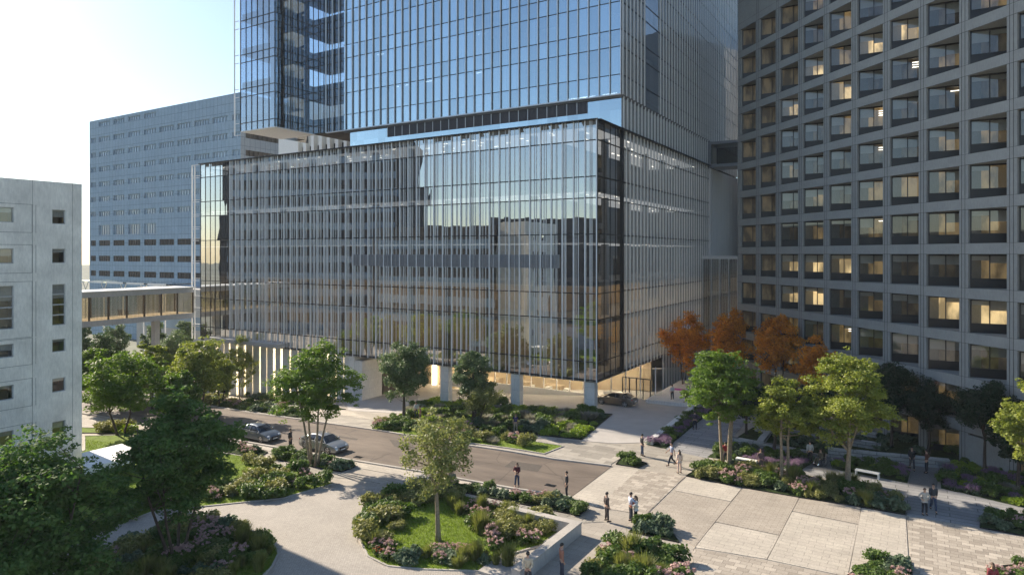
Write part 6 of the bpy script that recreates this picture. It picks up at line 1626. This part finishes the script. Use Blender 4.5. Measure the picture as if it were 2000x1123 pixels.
# wheelchair
WC = tag(empty('wheelchair', (wx, wy, wz + .05), R(200 - 90)), 'black wheelchair carrying the person in camouflage clothes', 'wheelchair')
mb = MB(); mb.box(-.24, .24, -.22, .26, .44, .48); mb.build('seat', M['black'], WC); mb = MB(); mb.box(-.24, .24, -.26, -.22, .5, .95); mb.build('backrest', M['black'], WC)
mb = MB()
for s in (-1, 1): mb.tube([(s * .26, -.26, .98), (s * .26, -.24, .3), (s * .26, .38, .3), (s * .24, .52, .08)], .014, 6); mb.tube([(s * .26, -.24, .98), (s * .26, -.38, .98)], .016, 6); mb.tube([(s * .26, -.2, .68), (s * .26, .22, .68)], .02, 6)
mb.box(-.22, .22, .46, .62, .06, .08); mb.build('frame', chrome, WC)
def wheel(r, x, y):
    mb = MB(); k = 24; mb.tube([(x, y + r * math.cos(2*math.pi*j/k), r + r * math.sin(2*math.pi*j/k)) for j in range(k + 1)], .016, 5, cap=False)
    for j in range(8): t = math.pi * j / 8; mb.bar((x, y + r * math.cos(t), r + r * math.sin(t)), (x, y - r * math.cos(t), r - r * math.sin(t)), .006)
    mb.build('wheel', M['dark'], WC)
for s in (-1, 1): wheel(.30, s * .31, -.08); wheel(.09, s * .24, .38)
# ================================================================ LIGHT, SKY, CAMERA
SUN_AZ = Vector((-0.80, 0.60)); SUN_EL = R(29)
w = bpy.data.worlds.new('World'); bpy.context.scene.world = w; w.use_nodes = True; nt = w.node_tree
sky = nt.nodes.new('ShaderNodeTexSky'); sky.sky_type = 'NISHITA'; sky.sun_disc = False
sky.sun_elevation = SUN_EL; sky.sun_rotation = math.atan2(SUN_AZ.x, SUN_AZ.y); sky.air_density = 1.0; sky.dust_density = 0.45; sky.ozone_density = 2.0
bg = nt.nodes['Background']; bg.inputs[1].default_value = 0.095; nt.links.new(sky.outputs[0], bg.inputs[0])
hz = MB(); hz.box(-260, 240, -160, 300, -9.4, 97); hz = hz.build('haze', newmat('haze_air')[0]); tag(hz, 'thin pale air', None, kind='stuff')
hm = hz.data.materials[0].node_tree; hm.nodes.remove(hm.nodes['Principled BSDF']); pv = hm.nodes.new('ShaderNodeVolumePrincipled'); pv.inputs['Density'].default_value = 0.00022; pv.inputs['Color'].default_value = (0.82, 0.90, 1.0, 1); pv.inputs['Anisotropy'].default_value = 0.0
hm.links.new(pv.outputs[0], hm.nodes['Material Output'].inputs['Volume'])
sd = bpy.data.lights.new('sun', 'SUN'); sd.energy = 5.0; sd.angle = R(0.55); sd.color = (1.0, 0.87, 0.70)
so_ = bpy.data.objects.new('sun', sd); C.objects.link(so_)
dv = Vector((SUN_AZ.x * math.cos(SUN_EL), SUN_AZ.y * math.cos(SUN_EL), math.sin(SUN_EL)))
so_.rotation_euler = dv.to_track_quat('Z', 'Y').to_euler(); so_.location = (-60, 40, 120)
cd = bpy.data.cameras.new('camera'); cam = bpy.data.objects.new('camera', cd); C.objects.link(cam)
cam.location = (0, 0, H); cam.rotation_euler = (R(90), 0, 0); cd.sensor_width = 36; cd.lens = 36 * F / 2000; cd.shift_y = -(561.5 - HOR) / 2000
cd.clip_end = 5000; cd.clip_start = 0.5
sc = bpy.context.scene; sc.camera = cam
sc.view_settings.view_transform = 'Standard'; sc.view_settings.look = 'None'; sc.view_settings.gamma = 1; sc.view_settings.exposure = 1.0
sc.render.engine = 'CYCLES'; sc.cycles.max_bounces = 8; sc.cycles.transparent_max_bounces = 24; sc.cycles.glossy_bounces = 3; sc.cycles.diffuse_bounces = 3
sc.cycles.sample_clamp_indirect = 6
